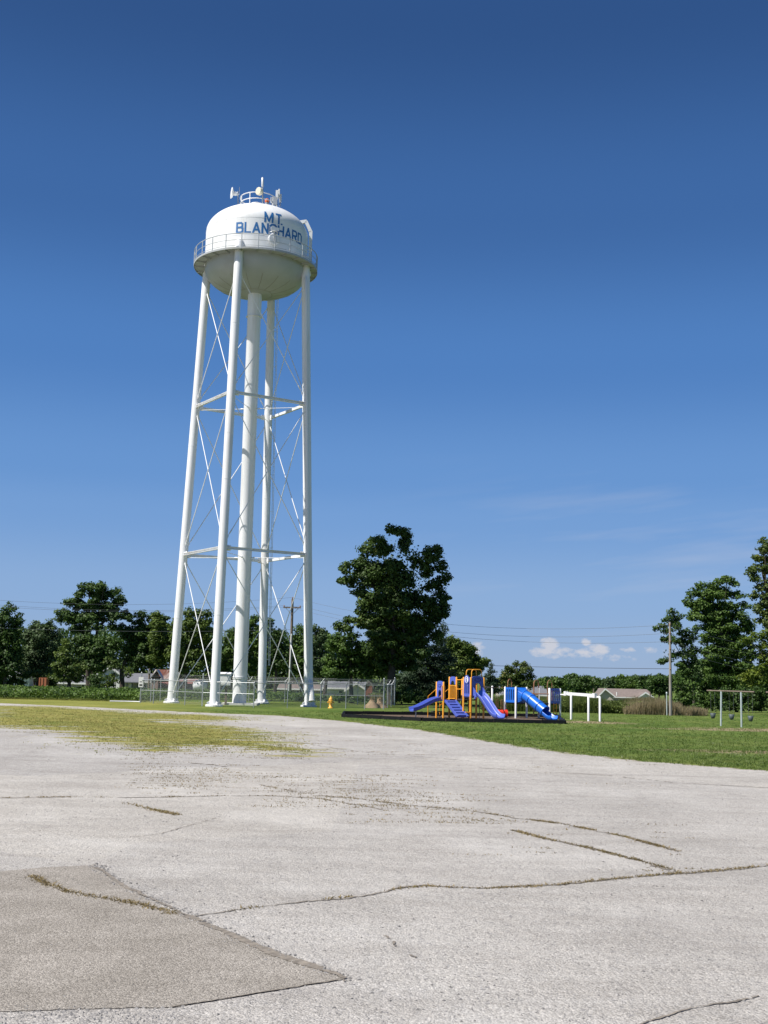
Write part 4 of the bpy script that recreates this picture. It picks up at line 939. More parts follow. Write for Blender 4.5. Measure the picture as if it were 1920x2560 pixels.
# yellow handles at the ramp head, balusters, hoops over the slide
mb = MB()
for s in (-.46, .46):
    c = G(-.5, 2) + e1 * s; loop_handle(mb, c - e1 * .10, c + e1 * .10, 1.95, .024, 1.12)
mb.build('grab_loop', M_yel, pg)
mb = MB(); a, b_ = G(0, 2), G(0, 3)
for t in (.2, .36, .52, .68, .84): mb.tube([a + (b_ - a) * t + Z3 * 1.15, a + (b_ - a) * t + Z3 * 1.95], .022, 7)
for z in (1.16, 1.94): mb.tube([a + Z3 * z, b_ + Z3 * z], .024, 7)
mb.build('baluster_rail', M_yel, pg)
mb = MB()
for z in (1.75, 2.3): mb.tube([G(0, 1, z), G(0, 2, z - .02)], .028, 8)
mb.tube([G(0, 1, 1.95), G(1, 2, 1.95)], .022, 8); mb.build('guard_rail', M_yel, pg)
hh = hz(1190, 1674, 69.2)
for b_ in (.12, .85):
    mb = MB(); p, q_ = G(.12, b_, HT - .45), G(.9, b_, HT - .45); z = hh - p.z; k = .14
    mb.tube([p, p + Z3 * (z - k), p + Z3 * (z - k * .3) + e1 * k * .3, p + Z3 * z + e1 * k, q_ + Z3 * z - e1 * k, q_ + Z3 * (z - k * .3) - e1 * k * .3, q_ + Z3 * (z - k), q_], .028, 8); mb.build('canopy_hoop', M_yel, pg)
mb = MB(); mb.tube([G(-.05, -.0, .42) - e2 * .0, G(-.05, 0, .42) - e1 * .32], .03, 8); mb.tube([G(0, 0, .42), G(0, 0, ZD1)], .075, 12); mb.build('step_bracket', M_yel, pg)
# stairs at the back left
st0 = G(-.5, 3); mb = MB()
for k in range(4): mb.obox(st0 + e2 * (.18 + .24 * k) - e1 * .0 + Z3 * (.88 - .26 * k), e1 * .36, e2 * .13, Z3 * .03)
mb.build('steps', M_deck, pg); mb = MB()
for s in (-.42, .42):
    p = st0 + e1 * s; q_ = p + e2 * 1.05; mb.tube([p + Z3 * 1.75, q_ + Z3 * 1.25, q_ + Z3 * 0], .026, 8); mb.tube([p + Z3 * 1.2, q_ + Z3 * .7], .022, 8)
mb.build('stair_handrail', M_yel, pg)
mb = MB()   # brown arched ladder on the right side
p = G(1, .25) + e1 * .1; q_ = G(1, .75) + e1 * .1; loop_handle(mb, p, q_, 2.3, .022)
for z in np.arange(.35, 1.4, .28): mb.tube([p + Z3 * z, q_ + Z3 * z], .018, 6)
mb.build('arch_ladder', M_brown, pg)

# white post structure with tube slide
f1 = Vector((.79, .613, 0)); f2 = Vector((-.613, .79, 0)); SC = .95
wp = thing('tube_slide_structure', Vector((8.44, 73.05, 0)), 'white posted play structure with a blue tube slide', 'playground')
W3 = Vector((8.44, 73.05, 0)); W7 = Vector((10.7, 74.11, 0)); HW = hz(1289, 1717, 73.05); HW7 = hz(1374, 1720.5, 74.1)
def Q(o, a, b_, z=0): return o + f1 * SC * a + f2 * SC * b_ + Z3 * z
for o_, h in ((W3, HW), (W7, HW7)):
    for a, b_ in ((0, 0), (1, 0), (0, 1), (1, 1)): post(Q(o_, a, b_), h, M_plastw, wp, .062)
W1 = Vector((7.2, 75.4, 0)); post(W1, hz(1231, 1714.5, 75.4), M_plastw, wp, .062)
for o_, z in ((W3, .95), (W7, .93)):
    mb = MB(); mb.hexa([Q(o_, .04, .04, z - .08), Q(o_, .96, .04, z - .08), Q(o_, .96, .96, z - .08), Q(o_, .04, .96, z - .08)], [Q(o_, .04, .04, z), Q(o_, .96, .04, z), Q(o_, .96, .96, z), Q(o_, .04, .96, z)]); mb.build('deck', M_deck, wp)
slat_panel(Q(W3, 0, 0), Q(W3, 0, 1), hz(1277, 1756, 73.4), hz(1277, 1718.5, 73.4), M_sky, 5, wp)
slat_panel(Q(W3, 0, 1), Q(W3, 1, 1), .98, 1.9, M_sky, 5, wp)
slat_panel(Q(W7, 0, 0), Q(W7, 1, 0), hz(1388, 1759, 74.4), hz(1388, 1721, 74.4), M_purp, 5, wp)
mb = MB()
for z in (1.0, 1.35, 1.7): mb.tube([Q(W7, 0, 0, z), Q(W7, 1, 0, z)], .02, 6)
mb.build('cross_rail', M_brown, wp)
# hopper panel and tube
zt0, zt1 = hz(1305, 1757, 73.3), hz(1305, 1719, 73.3); a, b_ = Q(W3, 0, 0), Q(W3, 1, 0); nrm = -f2; ctr = (a + b_) / 2 + nrm * .36 + Z3 * (zt0 + .42)
mb = MB(); rim = []; TR = .33
path = [ctr, ctr + nrm * .25 - Z3 * .06, ctr + nrm * .75 - Z3 * .34, ctr + nrm * 1.25 - Z3 * .66 + f1 * .06, ctr + nrm * 1.62 - Z3 * .88 + f1 * .1]
corn = [a + f1 * .06 + Z3 * zt0, b_ - f1 * .06 + Z3 * zt0, b_ - f1 * .06 + Z3 * zt1, a + f1 * .06 + Z3 * zt1]
sq = []
for k in range(4):
    for j in range(6): sq.append(corn[k] + (corn[(k + 1) % 4] - corn[k]) * j / 6)
rim = []
for p in sq:
    v = p - (a + b_) / 2 - Z3 * (zt0 + zt1) / 2; v -= nrm * v.dot(nrm); rim.append(ctr + v.normalized() * TR)
n_ = len(sq); mb.add(sq + rim, [(i, (i + 1) % n_, n_ + (i + 1) % n_, n_ + i) for i in range(n_)]); ts = mb.build('tube_hopper', M_sky, wp)
mb = MB(); mb.tube(path, TR, 24, cap=False); mb.tube(path, TR - .03, 24, cap=False); e_ = (path[-1] - path[-2]).normalized()
mb.lathe([(TR, 0), (TR - .03, 0)], path[-1], 24, axis=e_)
tb = mb.build('tube_slide', M_sky, wp)
mb = MB()
for i, t in ((0, 0), (1, .5), (2, .75), (3, .9)):
    p = path[i] + (path[i + 1] - path[i]) * t; d = (path[i + 1] - path[i]).normalized(); mb.lathe([(TR, -.025), (TR + .035, -.025), (TR + .035, .025), (TR, .025)], p, 24, axis=d, smooth=False)
mb.build('tube_flange', M_sky, tb)
lo = path[-1] - Z3 * .22; ch = [lo - e_ * .1, lo + e_ * .3, lo + e_ * .55 + Z3 * .05, lo + e_ * .82 + Z3 * .2]
slide(ch, f1, .56, .22).build('exit_chute', M_sky, wp)
mb = MB(); mb.tube([ch[2] - Z3 * .05, Vector((ch[2].x, ch[2].y, -.05))], .03, 8); mb.build('chute_foot', M_galv, wp)
# faded brown hoops, rails and ladders
def arch(p, q_, z0, h, name='arch_rail'):
    mb = MB(); loop_handle(mb, p, q_, h, .024, z0); mb.build(name, M_brown, wp)
arch(Q(W3, .15, .9), Q(W3, .6, 1.0), 1.2, hz(1280, 1698, 73.9))
arch(Q(W7, .3, .5), Q(W7, .85, .6), 1.1, hz(1388, 1701, 74.6)); arch(Q(W7, -.55, .9), Q(W7, .0, 1.0), .2, hz(1362, 1700.5, 75.2)); arch(Q(W7, -.75, .75), Q(W7, -.2, .85), .2, hz(1360, 1701, 74.9))
mb = MB()
mb.tube([Q(W3, 1, 0, hz(1330, 1734, 73.6)), Q(W7, 0, 0, hz(1370, 1735, 74))], .026, 8); mb.tube([Q(W3, 1, 1, 1.45), Q(W7, 0, 1, 1.45)], .026, 8); mb.build('bridge_rail', M_brown, wp)
mb = MB(); p, q_ = G(1, 0), Q(W3, 0, 1); mb.tube([p + Z3 * hz(1215, 1717, 69.6), W1 + Z3 * hz(1231, 1718.5, 75.4), q_ + Z3 * hz(1262, 1719, 73.9)], .026, 8); mb.build('overhead_rail', M_brown, wp)
mb = MB()
for k in range(3):
    p = Q(W3, 1, 0) + (Q(W7, 0, 0) - Q(W3, 1, 0)) * (.3 + .3 * k); mb.obox(p + f2 * .45 + Z3 * .93, (Q(W7, 0, 0) - Q(W3, 1, 0)) * .13, f2 * .42, Z3 * .03)
mb.build('bridge_tread', M_deck, wp)
mb = MB(); p, q_ = Q(W7, .35, 0) - f2 * .02, Q(W7, .62, 0) - f2 * .02
for z in np.arange(.2, .95, .22): mb.tube([p + Z3 * z, q_ + Z3 * z], .02, 6)
for v in (p, q_): mb.tube([v, v + Z3 * .95], .024, 8)
mb.build('rung_ladder', M_yel, wp)
mb = MB()
for o_, s in ((Q(W3, 0, 1) - f1 * .35, 1), (W1 + f1 * .35, 1)):
    for k in range(3): mb.tube([o_ + f1 * .1 * k + Z3 * .55, o_ + f1 * .1 * k + Z3 * 1.1], .018, 6)
    for z in (.56, 1.09): mb.tube([o_ + Z3 * z, o_ + f1 * .2 + Z3 * z], .018, 6)
mb.build('balance_bars', M_brown, wp)
# track ride: goal-post frames and white beam
tr_ = thing('track_ride', Vector((12.5, 71.6, 0)), 'white overhead beam on goal-post frames right of the blue tube slide', 'playground')
M1, M2, M3 = Vector((11.84, 72.8, 0)), Vector((12.55, 70.75, 0)), Vector((13.18, 70.44, 0))
W8 = Q(W7, 1, 0); hA = hz(1420, 1736, 73.5); hB = hz(1485, 1740.5, 70.6)
for p, h in ((M1, hA + .02), (M2, hB + .06), (M3, hB)): post(p, h, M_plastw, tr_, .066)
mb = MB(); mb.tube([Vector((W8.x, W8.y, hA - .04)), Vector((M1.x, M1.y, hA - .04))], .05, 10); mb.build('arm', M_plastw, tr_)
mb = MB(); mb.tube([Vector((M2.x, M2.y, hB - .06)), Vector((M3.x, M3.y, hB - .06))], .05, 10); mb.build('arm', M_plastw, tr_)
ba, bb = at(1413, 1733.5, 73.6), at(1489, 1739, 70.5); mb = MB(); mb.bar(ba, bb, .12, .17); dB = (bb - ba).normalized()
for e_, s in ((ba, 1), (bb, -1)): mb.bar(e_ - dB * .03 * s, e_ + dB * .22 * s, .2, .26)
mb.build('beam', M_plastw, tr_)
# red crawl tube
rc = Vector((7.55, 73.6, .26)); rd = Vector((.97, .24, 0)).normalized(); t_ = thing('crawl_tube', Vector((rc.x, rc.y, 0)), 'short red plastic crawl tube lying beside the violet slide foot', 'tube')
mb = MB(); mb.tube([rc - rd * .42, rc + rd * .42], .22, 24, cap=False); mb.tube([rc - rd * .42, rc + rd * .42], .195, 24, cap=False)
for s in (-.42, .42): mb.lathe([(.195, 0), (.22, 0)], rc + rd * s, 24, axis=rd)
mb.build('shell', M_red, t_)
mb = MB()
for s in (-.4, -.13, .13, .4): mb.lathe([(.222, -.02), (.245, -.02), (.245, .02), (.222, .02)], rc + rd * s, 24, axis=rd, smooth=False)
mb.build('rib', M_red, t_)
mb = MB()
for s in (-.3, .3): mb.obox(rc + rd * s - Z3 * .24, rd * .05, Z3.cross(rd) * .2, Z3 * .04)
mb.build('foot', M_black, t_)
# black border of the play area
bd = thing('play_area_border', Vector((4, 66, 0)), 'low black plastic timber border around the playground mulch', 'border')
bp_ = [Vector((-2.15, 68.4, 0)), Vector((2.33, 65.06, 0)), Vector((10.33, 65.57, 0)), Vector((11.5, 76.4, 0)), Vector((4.0, 75.5, 0)), Vector((-2.2, 73.6, 0))]
for a, b_ in zip(bp_, bp_[1:] + bp_[:1]):
    L = (b_ - a).length; n = max(1, round(L / 1.25)); d = (b_ - a).normalized()
    for k in range(n):
        p, q_ = a + d * (L * k / n + .012), a + d * (L * (k + 1) / n - .012); dz = .012 * (k % 2); mb = MB()
        mb.bar(p + Z3 * (.09 + dz), q_ + Z3 * (.085 + dz), .13, .19); mb.bar(p + Z3 * (.185 + dz), q_ + Z3 * (.185 + dz), .09, .018)
        mb.tube([p + d * .05 + Z3 * 0, p + d * .05 + Z3 * (.215 + dz)], .03, 8); mb.build('timber', M_black, bd)

# ------------------------------------------------------------------ swings on the right
S1_, S2_ = gp(1802.4, 1815), gp(1854, 1818)
sw = thing('swing_set', (S1_ + S2_) / 2, 'grey steel swing frame with three bucket seats on the right lawn', 'swing')
zsw = hz(1802, 1727.5, S1_.y); dS = (S2_ - S1_).normalized(); bA = at(1767.7, 1724.6, S1_.y + .9); bB = at(1886, 1731.5, S2_.y - .75)
bA.z = bB.z = zsw
mb = MB(); mb.tube([bA, bB], .045, 10); mb.build('top_beam', M_wood, sw)
M_swp = pmat('pale_galvanised_post', (.46, .52, .52), .5, .25, var=.12, scale=6)
for p in (S1_, S2_):
    q_ = bA + (bB - bA) * (((p - bA).dot(bB - bA)) / (bB - bA).length_squared); mb = MB(); mb.tube([(p.x, p.y, -.1), (q_.x, q_.y, zsw - .03)], .055, 12); mb.build('post', M_swp, sw)
for px, py in ((1781.8, 1789), (1829, 1792), (1875.6, 1796)):
    t = (px - 1767.7) / (1886 - 1767.7); c = bA + (bB - bA) * t; zs = hz(px, py, c.y); d = (bB - bA).normalized(); n = d.cross(Z3)
    mb = MB()
    for s in (-.14, .14): mb.tube([c + d * s * 1.1 - Z3 * .03, c + d * s + Z3 * (zs + .12 - c.z)], .006, 5)
    chn = mb.build('chain', M_cableg, sw); mb = MB(); cc = Vector((c.x, c.y, zs))
    mb.lathe([(.03, -.17), (.09, -.16), (.12, -.06), (.17, .14), (.15, .14), (.10, -.05), (.07, -.12), (.0, -.13)], cc, 18)
    mb.build('bucket_seat', M_seat, sw)
sw2 = copy_tree(sw); sh = at(1916, 1730, S2_.y - .9) - bA; sw2.location = Vector(sw.location) + Vector((sh.x, sh.y, 0))
tag(sw2, 'second swing frame at the right edge of the picture, only its beam end showing', 'swing')
tag(sw, group='swing frames on the lawn'); tag(sw2, group='swing frames on the lawn')

M_woodl = pmat('silvered_pole_wood', (.27, .245, .22), .85, var=.25, scale=2, stretch=(6, 6, .5))
# ------------------------------------------------------------------ utility poles and wires
def upole(name, base, top, r, label, wood=None):
    t_ = thing(name, base, label, 'utility pole'); mb = MB(); mb.tube([base - Z3 * .2, base + (top - base) * .5, top], [r, r * .86, r * .68], 12); mb.build('pole_shaft', wood or M_wood, t_)
    return t_
pb = gp(724, 1745); pt = at(731, 1497, pb.y); pt.x = pt.x * .6 + pb.x * .4 ; mp = upole('utility_pole', pb, pt, .17, 'wooden utility pole with a crossarm behind the right tower leg')
ca = at(729, 1519, pb.y - .16); mb = MB(); mb.box((pt.x, pb.y - .2, ca.z), (1.75, .11, .13)); arm = mb.build('crossarm', M_wood, mp)
mb = MB()
for s in (-1, 1): mb.bar((pt.x + s * .62, pb.y - .2, ca.z - .06), (pt.x + s * .1, pb.y - .17, ca.z - .62), .03, .05)
mb.build('arm_brace', M_galv, arm)
ins = [Vector((pt.x - .8, pb.y - .2, ca.z + .18)), Vector((pt.x + .8, pb.y - .2, ca.z + .18)), Vector((pt.x, pb.y, pt.z + .14))]
for p in ins: mb = MB(); mb.lathe([(.03, -.14), (.06, -.1), (.05, -.04), (.07, 0), (.02, .05)], p, 10); mb.build('insulator', M_brown, mp)
mb = MB(); mb.tube([(pb.x - .1, pb.y - .16, 0), (pb.x - .02, pb.y - .2, hz(727, 1592, pb.y))], .06, 8); mb.tube([(pb.x - .02, pb.y - .2, hz(727, 1592, pb.y)), (pb.x + .02, pb.y - .2, hz(727, 1585, pb.y))], [.06, .1], 8); mb.build('conduit', M_sign, mp)
YP = 85.5
rb = at(1676, 1760, YP); rb.z = 0; rt_ = at(1679.5, 1555, YP); rt_.x = rb.x + .04
rp = upole('utility_pole', rb, rt_, .115, 'bare wooden utility pole without crossarm rising from the dry weeds on the right', M_woodl)
mb = MB()
for y in (1562, 1583, 1604, 1622, 1672): p = Vector((rb.x, YP - .14, hz(1677, y, YP))); mb.lathe([(.02, -.05), (.05, -.03), (.05, .03), (.02, .05)], p, 8)
mb.build('insulator', M_brown, rp)
def wire(name, p, q_, sag, r, label, mat=M_cableg, n=28):
    mb = MB(); mb.tube([p + (q_ - p) * t - Z3 * sag * 4 * t * (1 - t) for t in np.linspace(0, 1, n)], r, 5); o = mb.build(name, mat); tag(o, label, 'wire', 'overhead wires')
zR = lambda y: Vector((rb.x, YP, hz(1677, y, YP)))
wire('power_line', ins[2], zR(1562), 1.35, .010, 'topmost overhead wire from the crossarm pole to the bare right pole')
wire('power_line', ins[1], zR(1583), 1.3, .010, 'overhead wire from the right end of the crossarm to the bare right pole')
wire('power_line', ins[0], zR(1604), 1.3, .010, 'overhead wire from the left end of the crossarm to the bare right pole')
wire('telephone_cable', at(727, 1640, pb.y - .2), zR(1672), .25, .017, 'thick dark cable low above the play structures ending at the right pole', M_cable)
lfar = [at(-420, 1456, 108), at(-420, 1466, 108), at(-420, 1472, 108)]
wire('power_line', ins[2], lfar[0], 1.3, .010, 'topmost overhead wire running left from the crossarm pole')
wire('power_line', ins[0], lfar[1], 1.2, .010, 'overhead wire running left from the left end of the crossarm')
wire('power_line', ins[1], lfar[2], 1.25, .010, 'overhead wire running left from the right end of the crossarm')
wire('telephone_cable', at(727, 1574, pb.y - .2), at(-420, 1545, 108), .6, .013, 'pale cable running left below the crossarm wires in front of the trees')
for y0, y1, lab in ((1562, 1640, 'uppermost wire running right from the bare pole across the trees'), (1583, 1660, 'second wire down running right from the bare pole across the trees'), (1604, 1684, 'third wire down running right from the bare pole across the trees'), (1622, 1705, 'lowest wire running right from the bare pole across the trees')):
    wire('power_line', zR(y0), at(2060, y1, 103), .35, .011, lab)

# ------------------------------------------------------------------ trees
def tree(name, label, lobes, Y, base_px, mat, leaf=.30, clump=.62, dens=1.0, trunk_r=.28, seed=1, cat='tree', group=None, stems=1, flat=.62, droop=0.0, core=.55, zbase=None, aspect=.75, lay=2.5):
    """crown lobes are measured on the photograph and given depth at distance Y; leaves sit in clumps through the lobes"""
    rng = np.random.default_rng(seed); r_ = random.Random(seed)
    b = at(base_px, 1700, Y); bx = b.x; bz = ground_z(bx, Y) if zbase is None else zbase; base = Vector((bx, Y, bz))
    s = Y / F_PX
    clump *= .74; leaf *= .86; trunk_r *= .72
    L = [(at(cx_, cy_, Y), rx * s, ry * s) for cx_, cy_, rx, ry in lobes]
    xsv = [p.x - rx for p, rx, rz in L] + [p.x + rx for p, rx, rz in L]; W = max(xsv) - min(xsv)
    leaf *= .9; t_ = thing(name, base, label, cat, group); allP = []; allN = []; cen = []
    cz = sum(p.z for p, _, _ in L) / len(L); cxm = sum(p.x for p, _, _ in L) / len(L)
    L0 = L; L = []
    for p, rx, rz in L0:          # every bough breaks up into smaller sprays
        L.append((p, rx * .72, rz * .72, 0.0))
        m_ = 6 if max(rx, rz) > 1.1 else 4
        for j in range(m_):
            a_ = 2 * math.pi * (j + r_.uniform(-.3, .3)) / m_; f_ = r_.uniform(.50, .72); q_ = r_.uniform(.40, .58)
            L.append((p + Vector((math.cos(a_) * rx * f_, 0, math.sin(a_) * rz * f_)), rx * q_, rz * q_ * .9, r_.uniform(-.55, .55) * (rx + rz) * .5))
    for i, (p, rx, rz, oy) in enumerate(L):
        edge_ = min(1, abs(p.x - cxm) / (W / 2 + 1e-6)); dy = rng.uniform(-.24, .24) * W * (1 - .6 * edge_)
        dy = dy * .6 + oy; c = np.array([p.x, p.y + dy, p.z]); cen.append(Vector(c)); k_ = .28 * clump; rx = max(.4 * rx, rx - k_); rz = max(.4 * rz, rz - k_ * .8); ry = (rx + rz) * .5
        area = 4 * np.pi * ((rx * rz) ** 1.6 / 3 + (rx * ry) ** 1.6 / 3 + (rz * ry) ** 1.6 / 3) ** (1 / 1.6)
        nc = max(4, int(area / (clump * clump) * .56 * dens * lay))
        u = unit(rng.normal(size=(nc, 3))); rad = rng.uniform(.35, 1.0, (nc, 1)) ** .6
        C = c + u * rad * np.array([rx, ry, rz]); 
        cr = clump * rng.uniform(.6, 1.25, (nc, 1)); nl = max(6, int(26 * (clump / .62) ** 2 * min(2.2, (.30 / leaf) ** 2) * .62))
        v = rng.normal(size=(nc, nl, 3)); v = v / np.linalg.norm(v, axis=2, keepdims=True) * rng.uniform(.3, 1, (nc, nl, 1)) ** .5
        P = C[:, None] + v * cr[:, None] * np.array([1, 1, flat])
        if droop: P[..., 2] -= droop * np.linalg.norm(v[..., :2], axis=2) * cr
        N = unit(v * .7 + u[:, None] * .5 + np.array([0, 0, .55]) + rng.normal(size=v.shape) * .45)
        allP.append(P.reshape(-1, 3)); allN.append(N.reshape(-1, 3))
    if core:      # loose inner foliage so the crown has depth
        zs = [p.z - rz for p, rx, rz in L0] + [p.z + rz for p, rx, rz in L0]; Hc = max(zs) - min(zs); n = int(W * Hc * 14 * core * dens)
        u = unit(rng.normal(size=(n, 3))) * rng.uniform(0, 1, (n, 1)) ** .4
        P = np.array([cxm, Y + W * .08, cz]) + u * np.array([W * .36, W * .36, Hc * .38]); allP.append(P); allN.append(unit(rng.normal(size=P.shape) + np.array([0, 0, .4])))
    P = np.concatenate(allP); N = np.concatenate(allN); k = P[:, 2] > bz + .15; P, N = P[k], N[k]
    quads_obj('crown', leaf_quads(P, N, leaf, aspect, rng), mat, t_)
    mb = MB(); low = min(c.z for c in cen)
    for sidx in range(stems):
        jx = (sidx - (stems - 1) / 2) * trunk_r * 3; top = Vector((cxm * .6 + bx * .4 + jx, Y + .1, cz)); mid = Vector((bx + jx * .6 + r_.uniform(-.2, .2), Y, bz + (cz - bz) * .45))
        b0 = Vector((bx + jx * .35, Y, bz - .15)); mb.tube([b0, b0 + Z3 * .35, mid, top], [trunk_r * 1.35, trunk_r, trunk_r * .72, trunk_r * .25], 9)
        for c in r_.sample(cen, min(len(cen), max(3, 7 // stems))):
            f = r_.uniform(.15, .75); s0 = mid + (top - mid) * f if c.z > mid.z else b0 + (mid - b0) * r_.uniform(.75, 1)
            m_ = s0 + (c - s0) * .5 + Vector((r_.uniform(-.3, .3), r_.uniform(-.3, .3), r_.uniform(.1, .5))); mb.tube([s0, m_, c], [trunk_r * .38, trunk_r * .24, trunk_r * .09], 6)
    mb.build('trunk', M_bark, t_); return t_
def Zm(ox, oy, k, L): return [(ox + k * a, oy + k * b_, k * c, k * d) for a, b_, c, d in L]
z7 = lambda L: Zm(780, 1280, .2893, L)
z6 = lambda L: Zm(0, 1420, .2893, L)
z4 = lambda L: Zm(360, 1420, .2773, L)
z5 = lambda L: Zm(1000, 1640, .3255, L)
z8 = lambda L: Zm(1480, 1300, .2713, L)
tree('maple_tree', 'very tall dark maple with an irregular ragged crown right of the tower', z7([(745, 175, 95, 45), (800, 270, 55, 85), (820, 190, 40, 40), (680, 150, 40, 35), (570, 255, 75, 55), (480, 325, 80, 65), (610, 330, 110, 70), (290, 480, 55, 60), (270, 590, 55, 40), (340, 590, 60, 70), (420, 460, 80, 80), (520, 530, 140, 110), (700, 470, 110, 80), (660, 620, 190, 110), (790, 560, 90, 80), (880, 420, 40, 70), (980, 420, 80, 75), (1060, 390, 60, 50), (1085, 320, 22, 32), (1010, 340, 25, 32), (1110, 470, 60, 60), (1000, 500, 90, 60), (1150, 570, 65, 55), (1080, 620, 70, 50), (1010, 640, 50, 50), (430, 690, 90, 70), (540, 780, 140, 90), (760, 760, 170, 90), (900, 740, 80, 50), (1000, 800, 110, 80), (1120, 720, 75, 60), (1140, 830, 65, 90), (1060, 900, 110, 60), (440, 850, 60, 60), (500, 950, 120, 80), (700, 920, 180, 90), (880, 950, 130, 90), (330, 930, 75, 30), (240, 990, 50, 35), (300, 1010, 70, 40), (1000, 1000, 100, 70), (1080, 1070, 70, 70), (850, 1080, 170, 90), (620, 1060, 170, 90), (700, 1200, 170, 90), (900, 1200, 130, 80), (560, 1180, 120, 80), (800, 1310, 130, 70), (640, 1300, 120, 70)]), 100, 978, L_maple, leaf=.29, clump=.58, dens=1.5, trunk_r=.55, seed=3, core=1.0)
tree('maple_tree', 'lower brighter green broad tree leaning against the tall dark maple from the left', z7([(200, 1080, 70, 45), (330, 1080, 80, 50), (220, 1150, 110, 70), (350, 1180, 130, 90), (150, 1290, 80, 70), (290, 1310, 140, 90), (460, 1280, 120, 90), (430, 1400, 110, 60), (560, 1370, 90, 50), (640, 1370, 50, 35), (230, 1400, 120, 50), (150, 1390, 60, 40)]), 101.5, 880, L_mid, leaf=.27, clump=.55, trunk_r=.3, seed=4)
tree('broadleaf_tree', 'dense dark conical tree at the left edge of the picture', z6([(80, 350, 45, 45), (60, 430, 95, 70), (140, 450, 50, 60), (130, 520, 80, 70), (40, 560, 120, 110), (130, 630, 80, 90), (60, 760, 130, 110), (0, 890, 120, 70), (110, 850, 80, 80), (-90, 560, 110, 160), (-100, 800, 120, 170)]), 112, 14, L_dark, leaf=.28, seed=5)
tree('broadleaf_tree', 'grey green rounded tree second from the left', z6([(320, 530, 100, 80), (420, 500, 70, 60), (250, 600, 80, 80), (350, 640, 130, 90), (470, 600, 65, 80), (290, 740, 110, 100), (420, 740, 110, 100), (350, 850, 120, 90), (480, 700, 60, 90), (240, 860, 70, 90)]), 116, 95, L_grey, leaf=.28, seed=6)
tree('sycamore_tree', 'tall round topped tree rising above the left row with sky showing through', z6([(720, 170, 40, 45), (800, 160, 70, 50), (890, 160, 60, 45), (860, 220, 100, 60), (690, 230, 50, 60), (970, 240, 60, 45), (1010, 200, 25, 40), (1060, 280, 42, 60), (990, 310, 70, 50), (600, 290, 60, 45), (680, 320, 90, 60), (820, 320, 110, 60), (920, 360, 90, 60), (560, 390, 60, 55), (520, 440, 35, 50), (650, 430, 100, 60), (790, 430, 110, 55), (1000, 410, 80, 60), (1080, 400, 30, 60), (720, 520, 85, 50), (860, 510, 55, 30), (960, 500, 45, 45), (1030, 520, 55, 50), (640, 530, 35, 30), (1120, 430, 35, 45)]), 122, 225, L_dark, leaf=.28, clump=.52, dens=1.3, trunk_r=.36, seed=7, core=.08, stems=2)
tree('broadleaf_tree', 'dark bushy tree below the tall round topped tree in the left row', z6([(720, 620, 100, 55), (830, 640, 90, 60), (940, 640, 80, 60), (660, 700, 80, 60), (780, 720, 120, 70), (900, 720, 110, 60), (1010, 660, 60, 60), (830, 830, 110, 80), (730, 800, 90, 70), (960, 800, 70, 50)]), 119, 228, L_dark, leaf=.28, seed=8)
tree('young_tree', 'low spreading yellowish green tree in front of the left row', z6([(570, 690, 60, 45), (560, 760, 90, 60), (630, 810, 100, 60), (500, 850, 60, 60), (600, 890, 120, 60), (690, 870, 80, 50), (500, 930, 60, 50), (600, 960, 80, 35), (690, 950, 60, 35), (560, 640, 40, 30)]), 104, 172, L_yell, leaf=.24, clump=.48, trunk_r=.1, seed=9, stems=4)
tree('small_tree', 'small yellowish green tree in front of the white left house', z6([(950, 810, 70, 45), (1000, 840, 60, 40), (960, 960, 70, 60), (930, 1010, 60, 35), (1110, 900, 55, 50)]), 108, 283, L_yell, leaf=.22, clump=.42, trunk_r=.1, seed=10)
tree('broadleaf_tree', 'dark green tree above the grey roofed house', z6([(1090, 560, 70, 80), (1130, 680, 70, 90), (1215, 400, 55, 45), (1190, 480, 70, 60), (1320, 430, 75, 50), (1400, 440, 55, 45), (1270, 540, 110, 70), (1390, 560, 80, 80), (1200, 630, 90, 80), (1330, 680, 120, 90), (1240, 770, 110, 80), (1390, 770, 80, 70), (1150, 790, 80, 70), (1330, 830, 80, 40)]), 123, 307, L_dark, leaf=.29, seed=12, trunk_r=.42)
tree('broadleaf_tree', 'yellow tinged tree seen between the left and front tower legs', z4([(110, 430, 60, 45), (140, 500, 90, 60), (400, 410, 40, 55), (470, 410, 70, 45), (560, 410, 50, 30), (420, 500, 110, 70), (560, 480, 60, 40), (540, 560, 80, 60), (430, 620, 120, 80), (570, 660, 70, 70), (300, 520, 60, 90), (280, 640, 90, 90), (130, 640, 110, 110), (420, 760, 120, 80), (560, 780, 80, 80), (280, 790, 100, 90), (140, 800, 90, 90), (480, 870, 110, 60), (330, 900, 90, 60)]), 121, 462, L_yell, leaf=.29, seed=13, trunk_r=.35)
tree('broadleaf_tree', 'green tree directly behind the tower riser pipe', z4([(800, 580, 60, 50), (760, 660, 60, 80), (830, 700, 90, 90), (1010, 460, 60, 40), (960, 520, 70, 60), (1040, 560, 80, 70), (940, 660, 90, 90), (1050, 700, 90, 90), (760, 800, 80, 90), (870, 840, 100, 80), (1000, 830, 90, 80), (700, 880, 60, 70), (920, 930, 110, 50), (740, 940, 80, 40)]), 124, 600, L_mid, leaf=.29, seed=14, trunk_r=.35)
tree('broadleaf_tree', 'dark tree filling the gap left of the crossarm pole', z4([(1130, 490, 35, 35), (1100, 560, 55, 50), (1180, 590, 65, 55), (1220, 650, 60, 60), (1130, 680, 80, 80), (1230, 750, 80, 80), (1130, 800, 90, 80), (1220, 860, 90, 70), (1110, 900, 80, 60), (1290, 820, 60, 80)]), 118, 688, L_dark, leaf=.28, seed=15)
